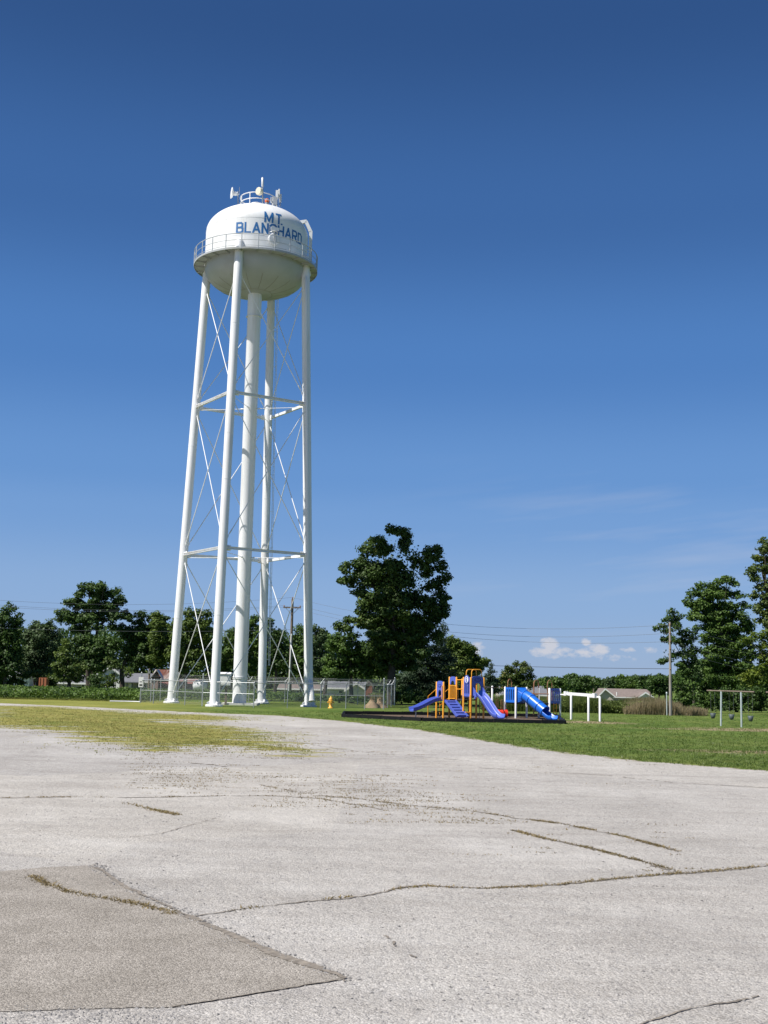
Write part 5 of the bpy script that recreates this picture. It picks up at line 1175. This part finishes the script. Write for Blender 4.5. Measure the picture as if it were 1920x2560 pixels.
tree('broadleaf_tree', 'green tree between the crossarm pole and the right tower leg', z4([(1400, 560, 45, 50), (1350, 640, 60, 60), (1440, 660, 90, 80), (1360, 760, 80, 80), (1470, 790, 100, 90), (1350, 880, 90, 70), (1460, 910, 110, 60), (1290, 700, 40, 60)]), 126, 755, L_mid, leaf=.29, seed=16)
tree('broadleaf_tree', 'dark rounded tree just right of the right tower leg', z4([(1560, 560, 60, 45), (1610, 600, 60, 50), (1550, 680, 100, 80), (1640, 700, 70, 80), (1560, 820, 100, 80), (1660, 830, 80, 80), (1560, 920, 100, 50), (1650, 940, 80, 40)]), 120, 812, L_grey, leaf=.28, seed=17)
tree('spruce_tree', 'dark green spruce at the right foot of the tall maple', z7([(1140, 1000, 30, 60), (1120, 1080, 55, 60), (1000, 1200, 80, 50), (1100, 1170, 90, 60), (920, 1290, 100, 60), (1060, 1280, 130, 70), (1180, 1270, 60, 60), (870, 1390, 120, 60), (1010, 1400, 150, 70), (1160, 1390, 80, 70), (780, 1470, 90, 45), (930, 1490, 150, 50), (1110, 1490, 120, 50)]), 106, 1075, L_spruce, leaf=.22, clump=.5, flat=.45, droop=.35, aspect=.45, dens=2.0, seed=18)
tree('broadleaf_tree', 'rounded olive green tree behind the yellow play structure', z7([(1195, 1120, 55, 55), (1170, 1200, 60, 60), (1260, 1140, 80, 40), (1330, 1180, 90, 60), (1220, 1210, 80, 70), (1400, 1260, 75, 60), (1300, 1290, 120, 80), (1420, 1340, 70, 70), (1220, 1370, 90, 80), (1340, 1400, 110, 70), (1460, 1310, 60, 50), (1500, 1290, 40, 35), (1300, 1480, 140, 50)]), 124, 1165, L_yell, leaf=.27, clump=.5, dens=1.4, seed=19, zbase=-.6)
tree('spruce_tree', 'small dark pointed spruce behind the top of the tall violet slide', z5([(702, 70, 14, 25), (700, 110, 35, 28), (690, 150, 60, 30), (710, 185, 70, 28), (700, 220, 85, 30), (700, 255, 90, 25)]), 112, 1228, L_spruce, leaf=.2, clump=.4, flat=.45, droop=.4, aspect=.45, dens=2.0, seed=20, zbase=-1.0)
tree('broadleaf_tree', 'small uneven tree left of the distant wooded skyline', z5([(890, 60, 18, 22), (860, 110, 45, 35), (950, 65, 35, 30), (985, 95, 30, 30), (930, 120, 60, 40), (820, 90, 10, 18), (815, 150, 50, 40), (900, 180, 90, 45), (1000, 160, 40, 45), (770, 190, 40, 45), (980, 215, 70, 40), (860, 240, 90, 35)]), 135, 1290, L_rust, leaf=.26, clump=.46, seed=21, zbase=-1.6)
# wooded skyline on the right, each crown a tree
fr = random.Random(5)
far = [(1035, 190, 45), (1085, 172, 48), (1130, 162, 42), (1185, 160, 40), (1235, 168, 42), (1290, 146, 38), (1330, 140, 34), (1385, 168, 44), (1440, 152, 46), (1490, 160, 38), (1545, 178, 40), (1600, 172, 40), (1650, 160, 46), (1705, 148, 44), (1760, 158, 42), (1815, 150, 48), (1870, 158, 40), (1930, 150, 46), (1985, 142, 44), (2035, 150, 46), (2090, 144, 44), (2150, 140, 48), (2215, 130, 50)]
def where(cx_):
    return 'the blue tube slide' if cx_ < 1340 else ('the track ride' if cx_ < 1530 else 'the brown roofed house')
ordn = ['first', 'second', 'third', 'fourth', 'fifth', 'sixth', 'seventh', 'eighth', 'ninth', 'tenth', 'eleventh', 'twelfth', 'thirteenth', 'fourteenth', 'fifteenth', 'sixteenth', 'seventeenth', 'eighteenth', 'nineteenth', 'twentieth', 'twenty-first', 'twenty-second', 'twenty-third']
for i, (x, y, w) in enumerate(far):
    px = 1000 + .3255 * x; py = 1640 + .3255 * y; w2 = w * .3255; Yf = fr.uniform(235, 300)
    lob = [(px, py + 5, w2 * .5, 5), (px - w2 * .5, py + 11, w2 * .5, 7), (px + w2 * .5, py + 10, w2 * .5, 7), (px, py + 18, w2 * .9, 9), (px - w2 * .4, py + 28, w2 * .8, 9), (px + w2 * .4, py + 29, w2 * .8, 9)]
    tree('distant_tree', '%s crown from the left in the wooded skyline, above %s' % (ordn[i], where(px)), lob, Yf, px, (L_dark, L_mid, L_dark, L_grey)[i % 4], leaf=.6, clump=1.1, dens=1.1, trunk_r=.3, seed=40 + i, group='trees of the far wooded skyline', core=.3)
for k_, (px, lob, Yd, m_, lab) in enumerate(((1455, [(1440, 1706, 14, 10), (1462, 1698, 18, 10), (1480, 1708, 12, 10), (1455, 1718, 26, 12)], 170, L_dark, 'round dark tree just left of the brown roofed house'), (1385, [(1370, 1708, 18, 10), (1392, 1704, 16, 10), (1408, 1712, 14, 9), (1385, 1718, 26, 8)], 165, L_mid, 'bushy mid green tree behind the second white deck of the tube slide structure'), (1590, [(1566, 1706, 16, 9), (1590, 1700, 20, 10), (1612, 1704, 16, 10), (1590, 1712, 34, 10)], 245, L_mid, 'broad green tree right behind the ridge of the brown roofed house'), (1650, [(1630, 1708, 16, 12), (1652, 1700, 18, 14), (1675, 1704, 16, 14), (1652, 1722, 34, 16)], 150, L_dark, 'dark broad tree between the brown roofed house and the bare pole'))):
    tree('broadleaf_tree', lab, lob, Yd, px, m_, leaf=.36, clump=.7, trunk_r=.2, seed=90 + k_, core=.5)
# right hand trees
tree('broadleaf_tree', 'large green tree with dark lower crown behind the right utility pole wires', z8([(1190, 560, 60, 40), (1240, 545, 50, 35), (1310, 580, 50, 35), (1120, 610, 70, 45), (1010, 610, 60, 45), (930, 680, 70, 50), (1060, 690, 110, 60), (1200, 670, 110, 70), (1340, 690, 60, 50), (900, 760, 60, 45), (1010, 790, 120, 60), (1160, 800, 110, 60), (1290, 790, 60, 45), (1400, 790, 50, 60), (950, 880, 90, 50), (1080, 890, 120, 60), (1230, 900, 120, 60), (1370, 890, 80, 70), (1130, 990, 130, 70), (1290, 1010, 130, 70), (1430, 980, 70, 80), (1080, 1090, 100, 60), (1220, 1120, 130, 70), (1370, 1110, 110, 70), (1120, 1210, 120, 80), (1290, 1230, 140, 80), (1450, 1230, 80, 90), (1100, 1330, 130, 80), (1260, 1360, 140, 80), (1400, 1360, 100, 90), (1180, 1460, 150, 70), (1350, 1480, 130, 80)]), 112, 1805, L_mid, leaf=.26, clump=.5, dens=1.2, trunk_r=.4, seed=70, core=.5)
tree('broadleaf_tree', 'ragged narrow tree directly behind the bare right utility pole', z8([(740, 850, 45, 35), (700, 910, 55, 40), (790, 900, 50, 50), (770, 970, 80, 50), (640, 975, 50, 18), (590, 1000, 25, 15), (690, 1020, 60, 35), (720, 1100, 75, 45), (670, 1100, 35, 30), (850, 1040, 60, 50), (850, 1130, 90, 50), (920, 1080, 60, 60), (760, 1240, 55, 40), (680, 1290, 60, 22), (640, 1310, 30, 20), (850, 1240, 70, 60), (930, 1210, 70, 70), (840, 1340, 80, 40), (950, 1330, 80, 60), (870, 1400, 60, 30), (950, 1440, 80, 60), (960, 1000, 40, 40)]), 108, 1735, L_dark, leaf=.24, clump=.42, dens=1.15, trunk_r=.2, seed=71, core=.05)
tree('oak_tree', 'large oak with rusty tinged leaves at the right edge of the picture', z8([(1590, 190, 35, 40), (1580, 270, 55, 50), (1650, 250, 70, 70), (1530, 350, 55, 45), (1620, 360, 70, 55), (1510, 440, 70, 45), (1470, 490, 45, 40), (1600, 460, 60, 55), (1500, 540, 45, 25), (1560, 620, 60, 35), (1620, 590, 50, 60), (1510, 690, 50, 40), (1590, 700, 40, 30), (1560, 780, 60, 45), (1630, 760, 60, 60), (1520, 820, 50, 40), (1610, 870, 60, 55), (1560, 930, 55, 35), (1640, 980, 50, 60), (1720, 400, 90, 120), (1740, 650, 100, 130), (1740, 900, 100, 130)]), 96, 1935, L_rust, leaf=.25, clump=.45, dens=1.3, trunk_r=.4, seed=72, core=.1)
tree('bushy_tree', 'bright yellow green bushy tree at the right edge above the second swing frame', z8([(1440, 1110, 70, 28), (1520, 1060, 60, 30), (1590, 1090, 60, 60), (1610, 1030, 50, 30), (1560, 1160, 60, 40), (1480, 1420, 100, 50), (1560, 1360, 60, 45), (1400, 1450, 55, 40), (1540, 1470, 90, 50), (1620, 1400, 60, 70), (1440, 1510, 60, 30), (1590, 1260, 70, 90), (1680, 1200, 70, 150), (1690, 1420, 70, 100)]), 92, 1930, L_bright, leaf=.24, clump=.42, dens=1.0, trunk_r=.22, seed=73, core=.1)
z9 = lambda L: Zm(1480, 1700, .1808, L)
tree('shrub', 'vine covered green shrub right of the bare utility pole', z9([(1180, 60, 70, 90), (1250, 180, 100, 70), (1180, 260, 90, 60), (1340, 240, 110, 70), (1330, 80, 110, 100), (1250, 330, 120, 50)]), 93, 1700, L_mid, leaf=.2, clump=.36, trunk_r=.08, seed=74, cat='shrub', stems=3)
tree('shrub', 'dark green shrub behind the left post of the swing frame', z9([(1480, 220, 110, 90), (1580, 300, 100, 80), (1480, 350, 100, 60), (1660, 230, 90, 110), (1650, 380, 90, 60), (1760, 330, 90, 90)]), 95, 1765, L_mid, leaf=.2, clump=.36, trunk_r=.08, seed=75, cat='shrub', stems=3)
tree('shrub', 'dark shrub in the deep shade behind the middle swing seat', z9([(1850, 180, 110, 130), (1980, 250, 110, 120), (2100, 200, 120, 140), (1900, 400, 120, 90), (2080, 420, 140, 90), (2300, 300, 160, 200)]), 100, 1840, L_dark, leaf=.22, clump=.4, trunk_r=.1, seed=76, cat='shrub', stems=3)
# shrubs along the back of the fence and under the maple
tree('shrub', 'dark hedge shrub behind the right corner of the chain link fence', [(860, 1750, 40, 10), (800, 1749, 34, 11), (905, 1751, 34, 10), (760, 1748, 28, 11), (950, 1742, 24, 16)], 101, 850, L_dark, leaf=.2, clump=.4, trunk_r=.06, seed=77, cat='shrub', stems=3, dens=1.3)
tree('shrub', 'dark low shrub at the foot of the tall maple', [(1000, 1738, 36, 20), (1050, 1735, 40, 22), (1100, 1738, 36, 18), (1150, 1738, 40, 16)], 108, 1060, L_dark, leaf=.2, clump=.4, trunk_r=.06, seed=78, cat='shrub', stems=3, dens=1.3)
for k_, (lob, px, lab) in enumerate((([(5, 1705, 20, 16), (30, 1700, 18, 18), (52, 1708, 16, 14), (-20, 1700, 30, 22)], 25, 'deep green undergrowth bush at the left edge behind the crop'), ([(132, 1702, 16, 14), (150, 1694, 20, 12), (128, 1714, 12, 8)], 140, 'deep green undergrowth bush left of the yellowish spreading tree'), ([(232, 1700, 14, 16), (248, 1694, 12, 14), (240, 1714, 16, 10)], 240, 'deep green undergrowth bush right of the yellowish spreading tree'), ([(70, 1688, 22, 10), (90, 1682, 18, 10), (112, 1690, 18, 8)], 90, 'deep green hanging foliage above the rust brown crate'))):
    tree('shrub', lab, lob, 113, px, L_dark, leaf=.22, clump=.42, trunk_r=.06, seed=100 + k_, cat='shrub', stems=2, dens=1.4)
tree('shrub', 'dark shaded shrub between the fence corner and the violet left slide', [(985, 1742, 24, 18), (1015, 1738, 26, 20), (1045, 1744, 22, 14), (970, 1750, 14, 10)], 100, 1005, L_dark, leaf=.2, clump=.4, trunk_r=.06, seed=110, cat='shrub', stems=3, dens=1.5)
tree('dead_stump', 'bare pale split trunk among the far left trees', [(88, 1700, 3, 6)], 112, 88, L_grey, leaf=.15, clump=.2, trunk_r=.16, seed=79, cat='stump', core=0)

# the thicket behind the tree rows reads as one dark mass
def thicket(name, label, rows, mat, leaf, seed):
    rng = np.random.default_rng(seed); Ps = []
    for (x0, x1, y0, y1, Yv, n) in rows:
        px = rng.uniform(x0, x1, n); top = y0 + 8 * np.sin(px * .06) + 6 * np.sin(px * .19 + 1); t = rng.uniform(0, 1, n); py = top + (y1 - top) * t; yv = Yv + rng.uniform(-3, 4, n)
        Ps.append(np.array([at(a, b_, c)[:] for a, b_, c in zip(px, py, yv)]))
    P = np.concatenate(Ps); N = unit(rng.normal(size=P.shape) + np.array([0, -.2, .6])); tag(quads_obj(name, leaf_quads(P, N, leaf, .8, rng), mat), label, 'thicket', kind='stuff')
thicket('background_thicket', 'dense dark undergrowth behind the rows of trees', [(-80, 340, 1574, 1722, 158, 15000), (330, 545, 1562, 1722, 160, 9000), (540, 700, 1584, 1722, 160, 7000), (690, 865, 1590, 1735, 160, 8000), (860, 1130, 1640, 1735, 160, 7000), (1690, 2050, 1660, 1765, 128, 14000)], L_dark, .4, 91)
# ------------------------------------------------------------------ crop field, tall weeds (uncountable growth)
def leafy_field(name, poly, h, n, mat, leaf, label, seed):
    rng = np.random.default_rng(seed); poly = np.array(poly); lo, hi = poly.min(0), poly.max(0); P = rng.uniform(lo, hi, (n * 3, 2)); P = P[signed_dist(P, poly.tolist()) > 0][:n]
    hh = h * (.75 + .5 * np.sin(P[:, 0] * 1.7) * np.sin(P[:, 1] * 2.1) * .4); z = hh * rng.uniform(.05, 1, len(P)) ** .5 + np.array([ground_z(*p) for p in P])
    P3 = np.column_stack([P, z]); N = unit(rng.normal(size=P3.shape) * .6 + np.array([0, -.2, .9])); o = quads_obj(name, leaf_quads(P3, N, leaf, .8, rng), mat); tag(o, label, 'crop' if 'crop' in name else 'weeds', kind='stuff')
leafy_field('crop_field', [(-42, 91.5), (-18.6, 90.5), (-18.4, 101), (-8, 101.5), (-6, 100.5), (-6, 107), (-42, 108)], .92, 42000, L_crop, .2, 'knee high leafy green crop behind the left grass and the fence', 21)
def weeds(name, x0, x1, Y0, Y1, h0, h1, n, mat, label, w, seed):
    rng = np.random.default_rng(seed); t = rng.uniform(0, 1, n); Yv = rng.uniform(Y0, Y1, n); px = x0 + (x1 - x0) * t
    X = np.array([at(a, 1765, y).x for a, y in zip(px, Yv)]); P = np.column_stack([X, Yv, [ground_z(a, b_) for a, b_ in zip(X, Yv)]])
    hh = (h0 + (h1 - h0) * t) * (1 + .22 * np.sin(X * 1.3) + .15 * np.sin(X * 3.1 + Yv)); B_ = blades(P, 1.0, w, .35, rng); B_[:, 2, 2] = P[:, 2] + hh * rng.uniform(.5, 1.1, n)
    tag(quads_obj(name, B_, mat, nv=3), label, 'weeds', kind='stuff')
weeds('green_weeds', 1205, 1640, 87.5, 95, 1.15, .92, 60000, L_weed, 'tall green weeds behind the play structures', .04, 31)
weeds('dry_weeds', 1560, 1700, 86.5, 93, .95, 1.0, 26000, L_dry, 'tall dry tan weeds around the bare utility pole', .035, 32)
weeds('dry_weeds_fringe', 1680, 1765, 86.5, 91, .9, .4, 10000, L_dry, 'low dry tan weeds fading out right of the bare utility pole', .035, 33)
leafy_field('weed_leaves', [(fx(1200, 88), 87.8), (fx(1600, 87.8), 87.2), (fx(1620, 95), 95), (fx(1220, 95), 95)], 1.0, 22000, L_weed, .13, 'broad leaves among the tall green weeds behind the play structures', 34)
for k, (px, w, h, lab) in enumerate(((930, .62, .75, 'left heap of dry clay with dead stalks inside the fence corner'), (950, .55, .8, 'right heap of dry clay with dead stalks inside the fence corner'))):
    b0 = Vector((fx(px, 88.5 + k * .6), 88.5 + k * .6, 0)); t_ = thing('clay_heap', b0, lab, 'heap', 'clay heaps by the fence corner'); mb = MB(); n = 20; prof = [(w, -.05), (w * .8, h * .16), (w * .5, h * .5), (w * .28, h * .8), (.02, h * .95)]
    mb.lathe(prof, b0, n); o = mb.build('mound', M_dirtpile, t_)
    for v in o.data.vertices: v.co.x = v.co.x * (1 + .25 * math.sin(v.co.z * 9 + k)) + rnd.uniform(-.05, .05); v.co.y *= 1 + .15 * math.cos(v.co.z * 7); v.co.z += rnd.uniform(-.05, .05)
    P = np.array([(b0.x + rnd.gauss(0, .12), b0.y + rnd.gauss(0, .12), h * .7) for _ in range(60)]); quads_obj('dead_stalks', blades(P, .55, .04, .6), L_dry, t_, nv=3)

# ------------------------------------------------------------------ houses, barn and sheds
def gable_house(name, label, cat, x0, x1, y0, y1, Y, depth, zb, wall, roof, ridge='x', over=.35, windows=(), door=None, gable_trim=True):
    """house measured on the photograph: x0..x1 wide, eave row y1, ridge row y0; ridge along x or towards the viewer"""
    a, b_ = at(x0, y1, Y), at(x1, y1, Y); zr_ = hz((x0 + x1) / 2, y0, Y + (depth / 2 if ridge == 'x' else 0)); ze = (a.z + b_.z) / 2; X0, X1 = a.x, b_.x
    t_ = thing(name, Vector(((X0 + X1) / 2, Y + depth / 2, zb)), label, cat); mb = MB()
    if ridge == 'x':
        for X in (X0, X1): pass
        prof = [(Y, zb), (Y + depth, zb), (Y + depth, ze), (Y + depth / 2, zr_ - .08), (Y, ze)]
        mb.prism([(X0, y, z) for y, z in prof], (X1 - X0, 0, 0)); wl = mb.build('wall', wall, t_)
        mb = MB(); sl_ = (zr_ - ze) / (depth / 2)
        for s in (0, 1):
            ye = Y - over if s == 0 else Y + depth + over; zz = ze - over * sl_
            mb.prism([(X0 - over, ye, zz), (X0 - over, Y + depth / 2, zr_), (X0 - over, Y + depth / 2, zr_ + .14), (X0 - over, ye, zz + .14)], (X1 - X0 + 2 * over, 0, 0))
        rf = mb.build('roof', roof, t_); mb = MB(); mb.box(((X0 + X1) / 2, Y - over - .03, ze - over * sl_ + .05), (X1 - X0 + 2 * over, .05, .18)); mb.build('fascia', M_trim, rf)
    else:
        xm = (X0 + X1) / 2; hw = (X1 - X0) / 2; sl_ = (zr_ - ze) / hw
        mb.prism([(X0, Y, zb), (X1, Y, zb), (X1, Y, ze), (xm, Y, zr_ - .08), (X0, Y, ze)], (0, depth, 0)); wl = mb.build('wall', wall, t_); mb = MB()
        for s in (-1, 1):
            xe = xm + s * (hw + over); zz = ze - over * sl_
            mb.prism([(xe, Y - over, zz), (xm, Y - over, zr_), (xm, Y - over, zr_ + .14), (xe, Y - over, zz + .14)], (0, depth + 2 * over, 0))
        rf = mb.build('roof', roof, t_)
        if gable_trim:
            mb = MB()
            for s in (-1, 1):
                xe = xm + s * (hw + over); zz = ze - over * sl_; mb.prism([(xe, Y - over - .06, zz - .08), (xm, Y - over - .06, zr_ - .1), (xm, Y - over - .06, zr_ + .17), (xe, Y - over - .06, zz + .19)], (0, .05, 0))
            mb.build('fascia', M_trim, rf)
    for (wx, wy, ww, wh) in windows:
        c = at(wx, wy, Y); sx_, sz_ = ww * Y / F_PX, wh * Y / F_PX; mb = MB(); mb.box((c.x, Y - .03, c.z), (sx_ + .2, .1, sz_ + .2)); fr_ = mb.build('window', M_trim, t_); mb = MB(); mb.box((c.x, Y - .09, c.z), (sx_, .03, sz_)); mb.build('pane', M_glassb, fr_)
    if door:
        c = at(door[0], door[1], Y); sx_, sz_ = door[2] * Y / F_PX, door[3] * Y / F_PX; mb = MB(); mb.box((c.x, Y - .04, c.z), (sx_, .09, sz_)); mb.build('door', M_trim, t_)
    return t_
YH = 215
hr = gable_house('house', 'tan bungalow with brown shingle roof and white gable trim beyond the dry weeds', 'house', 1508, 1628, 1724, 1743, YH + 1.5, 7, -3.2, M_sidingt, M_roofb, 'x', over=.3)
def wing(parent, x0, x1, xm, y0, y1, Y, depth, wall, roof):
    a, b_ = at(x0, y1, Y), at(x1, y1, Y); p = at(xm, y0, Y); zb = -3.2; mb = MB(); mb.prism([(a.x + .35, Y, zb), (b_.x - .35, Y, zb), (b_.x - .35, Y, b_.z + .1), (p.x, Y, p.z - .12), (a.x + .35, Y, a.z + .1)], (0, depth, 0)); mb.build('gable_wing', wall, parent)
    mb = MB()
    for e in (a, b_): mb.prism([(e.x, Y - .35, e.z - .1), (p.x, Y - .35, p.z), (p.x, Y - .35, p.z + .15), (e.x, Y - .35, e.z + .05)], (0, depth + .4, 0))
    r2 = mb.build('gable_roof', roof, parent); mb = MB()
    for e in (a, b_): mb.prism([(e.x, Y - .42, e.z - .16), (p.x, Y - .42, p.z - .12), (p.x, Y - .42, p.z + .17), (e.x, Y - .42, e.z + .1)], (0, .05, 0))
    mb.build('gable_trim', M_trim, r2)
wing(hr, 1493, 1538, 1512.5, 1723, 1742.5, YH - 1.2, 5.5, M_sidingt, M_roofb); wing(hr, 1594, 1635, 1613, 1732, 1744, YH - .6, 4, M_sidingw, M_roofb)
mb = MB(); p = at(1542, 1735, YH - .5); mb.tube([p - Z3 * .3, p + Z3 * .35], .1, 8); mb.build('roof_vent', M_trim, hr)
gable_house('house', 'long low house with grey roof behind the white posts of the play structure', 'house', 1250, 1366, 1716, 1737, 190, 8, -3.0, M_sidingt, M_roofg, 'x', windows=((1340, 1741, 6, 6),))
gable_house('house', 'white garage and house with grey roof seen through the right fence corner', 'house', 812, 916, 1706, 1721, 138, 7, 0, M_sidingw, M_roofg, 'x', windows=((852, 1730, 8, 5),))
hg = gable_house('garage', 'white gabled garage front with a pale door inside the right fence corner view', 'garage', 868, 914, 1709, 1724, 133.5, 4.4, 0, M_sidingw, M_roofg, 'y', door=(884, 1731, 14, 13))
gable_house('shed', 'narrow red brown brick shed gable behind the right end of the fence', 'shed', 912, 931, 1704, 1716, 128, 3, 0, M_brick, M_roofb, 'y', over=.12, gable_trim=False)
gable_house('house', 'low tan house with a brown roof seen between crossarm pole and right tower leg', 'house', 700, 800, 1712, 1723, 146, 6, 0, M_sidingt, M_roofb, 'x', windows=((745, 1729, 6, 5), (720, 1729, 6, 5)))
hg2 = gable_house('house', 'grey roofed house with a porch left of the rusty barn', 'house', 312, 372, 1686, 1704, 140, 7, 0, M_sidingc, M_roofg, 'x', windows=((354, 1715, 6, 7), (363, 1715, 5, 7)), door=(326, 1716, 6, 14))
mb = MB()
for px in (318, 331, 345): p = at(px, 1704, 138.2); mb.tube([(p.x, 138.2, 0), (p.x, 138.2, p.z - .1)], .07, 8)
a, b_ = at(306, 1704, 138), at(350, 1704, 138); mb.hexa([(a.x, 137.8, a.z - .12), (b_.x, 137.8, a.z - .12), (b_.x, 140.2, a.z + .25), (a.x, 140.2, a.z + .25)], [(a.x, 137.8, a.z), (b_.x, 137.8, a.z), (b_.x, 140.2, a.z + .37), (a.x, 140.2, a.z + .37)])
mb.build('porch', M_roofg, hg2)
gable_house('house', 'white two storey house half hidden behind the left trees', 'house', 250, 300, 1668, 1684, 150, 8, 0, M_sidingw, M_roofg, 'y', windows=((268, 1692, 6, 8), (285, 1692, 6, 8), (268, 1712, 6, 8)))
gable_house('house', 'cream house low behind the yellowish tree in the left row', 'house', 138, 220, 1690, 1708, 146, 8, 0, M_sidingc, M_roofg, 'x', windows=((158, 1715, 5, 7), (208, 1714, 6, 8)))
gable_house('house', 'shaded pale house behind the trees at the left edge', 'house', 8, 74, 1672, 1690, 150, 8, 0, M_sidingw, M_roofg, 'x', windows=((25, 1703, 6, 7), (50, 1703, 6, 7)))
bn = gable_house('barn', 'old wooden barn with a streaked rusty metal roof left of the tower', 'barn', 382, 428, 1677, 1698, 128, 5.2, 0, M_barnw, M_rust, 'x', over=.25)
a = at(380, 1697, 127.9); p = at(396, 1677, 127.9); b_ = at(412, 1700, 127.9); mb = MB(); mb.prism([(a.x, 127.2, 0), (b_.x - .6, 127.2, 0), (b_.x - .6, 127.2, a.z), (p.x, 127.2, p.z - .1), (a.x, 127.2, a.z)], (0, .8, 0)); mb.build('gable_front', M_barnw, bn)
mb = MB()
for e in (a, b_): mb.prism([(e.x - .05, 127.0, e.z - .05), (p.x, 127.0, p.z), (p.x, 127.0, p.z + .12), (e.x - .05, 127.0, e.z + .07)], (0, 1.4, 0))
mb.build('gable_roof', M_galv, bn)
a, b_ = at(396, 1708, 126.5), at(480, 1708, 126.5); mb = MB(); mb.hexa([(a.x, 126.3, 0), (b_.x, 126.3, 0), (b_.x, 131, 0), (a.x, 131, 0)], [(a.x, 126.3, a.z), (b_.x, 126.3, a.z), (b_.x, 131, a.z + .5), (a.x, 131, a.z + .5)]); mb.build('lean_to', M_barnr, bn)
mb = MB(); c = at(452, 1718, 126.2); mb.box((c.x, 126.22, c.z), (1.3, .08, 1.2)); mb.build('lean_to_door', M_barnw, bn)
for px, w, h, m_, lab, nm, cat in ((108.5, .78, .75, M_terra, 'rust brown wooden crate under the left trees behind the crop', 'wooden_crate', 'crate'),):
    b0 = at(px, 1722, 112); b0.z = 0; t_ = thing(nm, b0, lab, cat); mb = MB(); mb.box(b0 + Z3 * .75, (w, .6, 1.5)); mb.build('body', m_, t_); mb = MB()
    for s in (-.3, 0, .3): mb.box(b0 + Vector((s, -.32, .75)), (.05, .05, 1.5))
    mb.build('batten', m_, t_)
tnk = at(500, 1722, 121); tnk.z = 0; t_ = thing('fuel_tank', tnk, 'rounded white tank behind the fence left of the riser pipe', 'tank'); mb = MB(); mb.lathe([(.02, -.75), (.4, -.7), (.55, -.5), (.55, .5), (.4, .7), (.02, .75)], tnk + Z3 * .95, 20, axis=(1, 0, 0)); mb.build('shell', M_steelw, t_)
mb = MB()
for s in (-.4, .4): mb.box(tnk + Vector((s, 0, .22)), (.1, .8, .5))
mb.build('stand', M_galv, t_)
# small far poles
for (x, y0, y1, Yd, lab, arm_) in ((1625.5, 1742, 1715, 205, 'thin distant pole with a short crossbar right of the brown roofed house', True), (1484, 1716, 1694, 225, 'short distant pole against the wooded skyline above the track ride', False), (372, 1712, 1671, 133, 'plain brown pole between the grey roofed house and the rusty barn', False)):
    t0, t1 = at(x, y0, Yd), at(x, y1, Yd); b0 = Vector((t0.x, Yd, ground_z(t0.x, Yd))); t_ = thing('distant_pole', b0, lab, 'pole'); mb = MB(); mb.tube([b0, Vector((b0.x, Yd, t1.z))], .11, 8); mb.build('shaft', M_wood, t_)
    mb = MB(); mb.box((b0.x, Yd - .12, t1.z - (.1 if arm_ else .4)), (1.0 if arm_ else .3, .1, .1 if arm_ else .35)); mb.build('crossbar' if arm_ else 'cap', M_galv, t_)
mk = at(1667, 1754, 86); mk.z = 0; t_ = thing('marker_post', mk, 'thin pale green marker post in the dry weeds left of the bare pole', 'post'); zt_ = hz(1667, 1731, 86); mb = MB(); mb.tube([mk, Vector((mk.x, mk.y, zt_))], .045, 8); mb.build('shaft', M_swp, t_); mb = MB(); mb.lathe([(.06, zt_ - .1), (.06, zt_), (.01, zt_ + .04)], mk, 10); mb.build('cap', M_swp, t_)
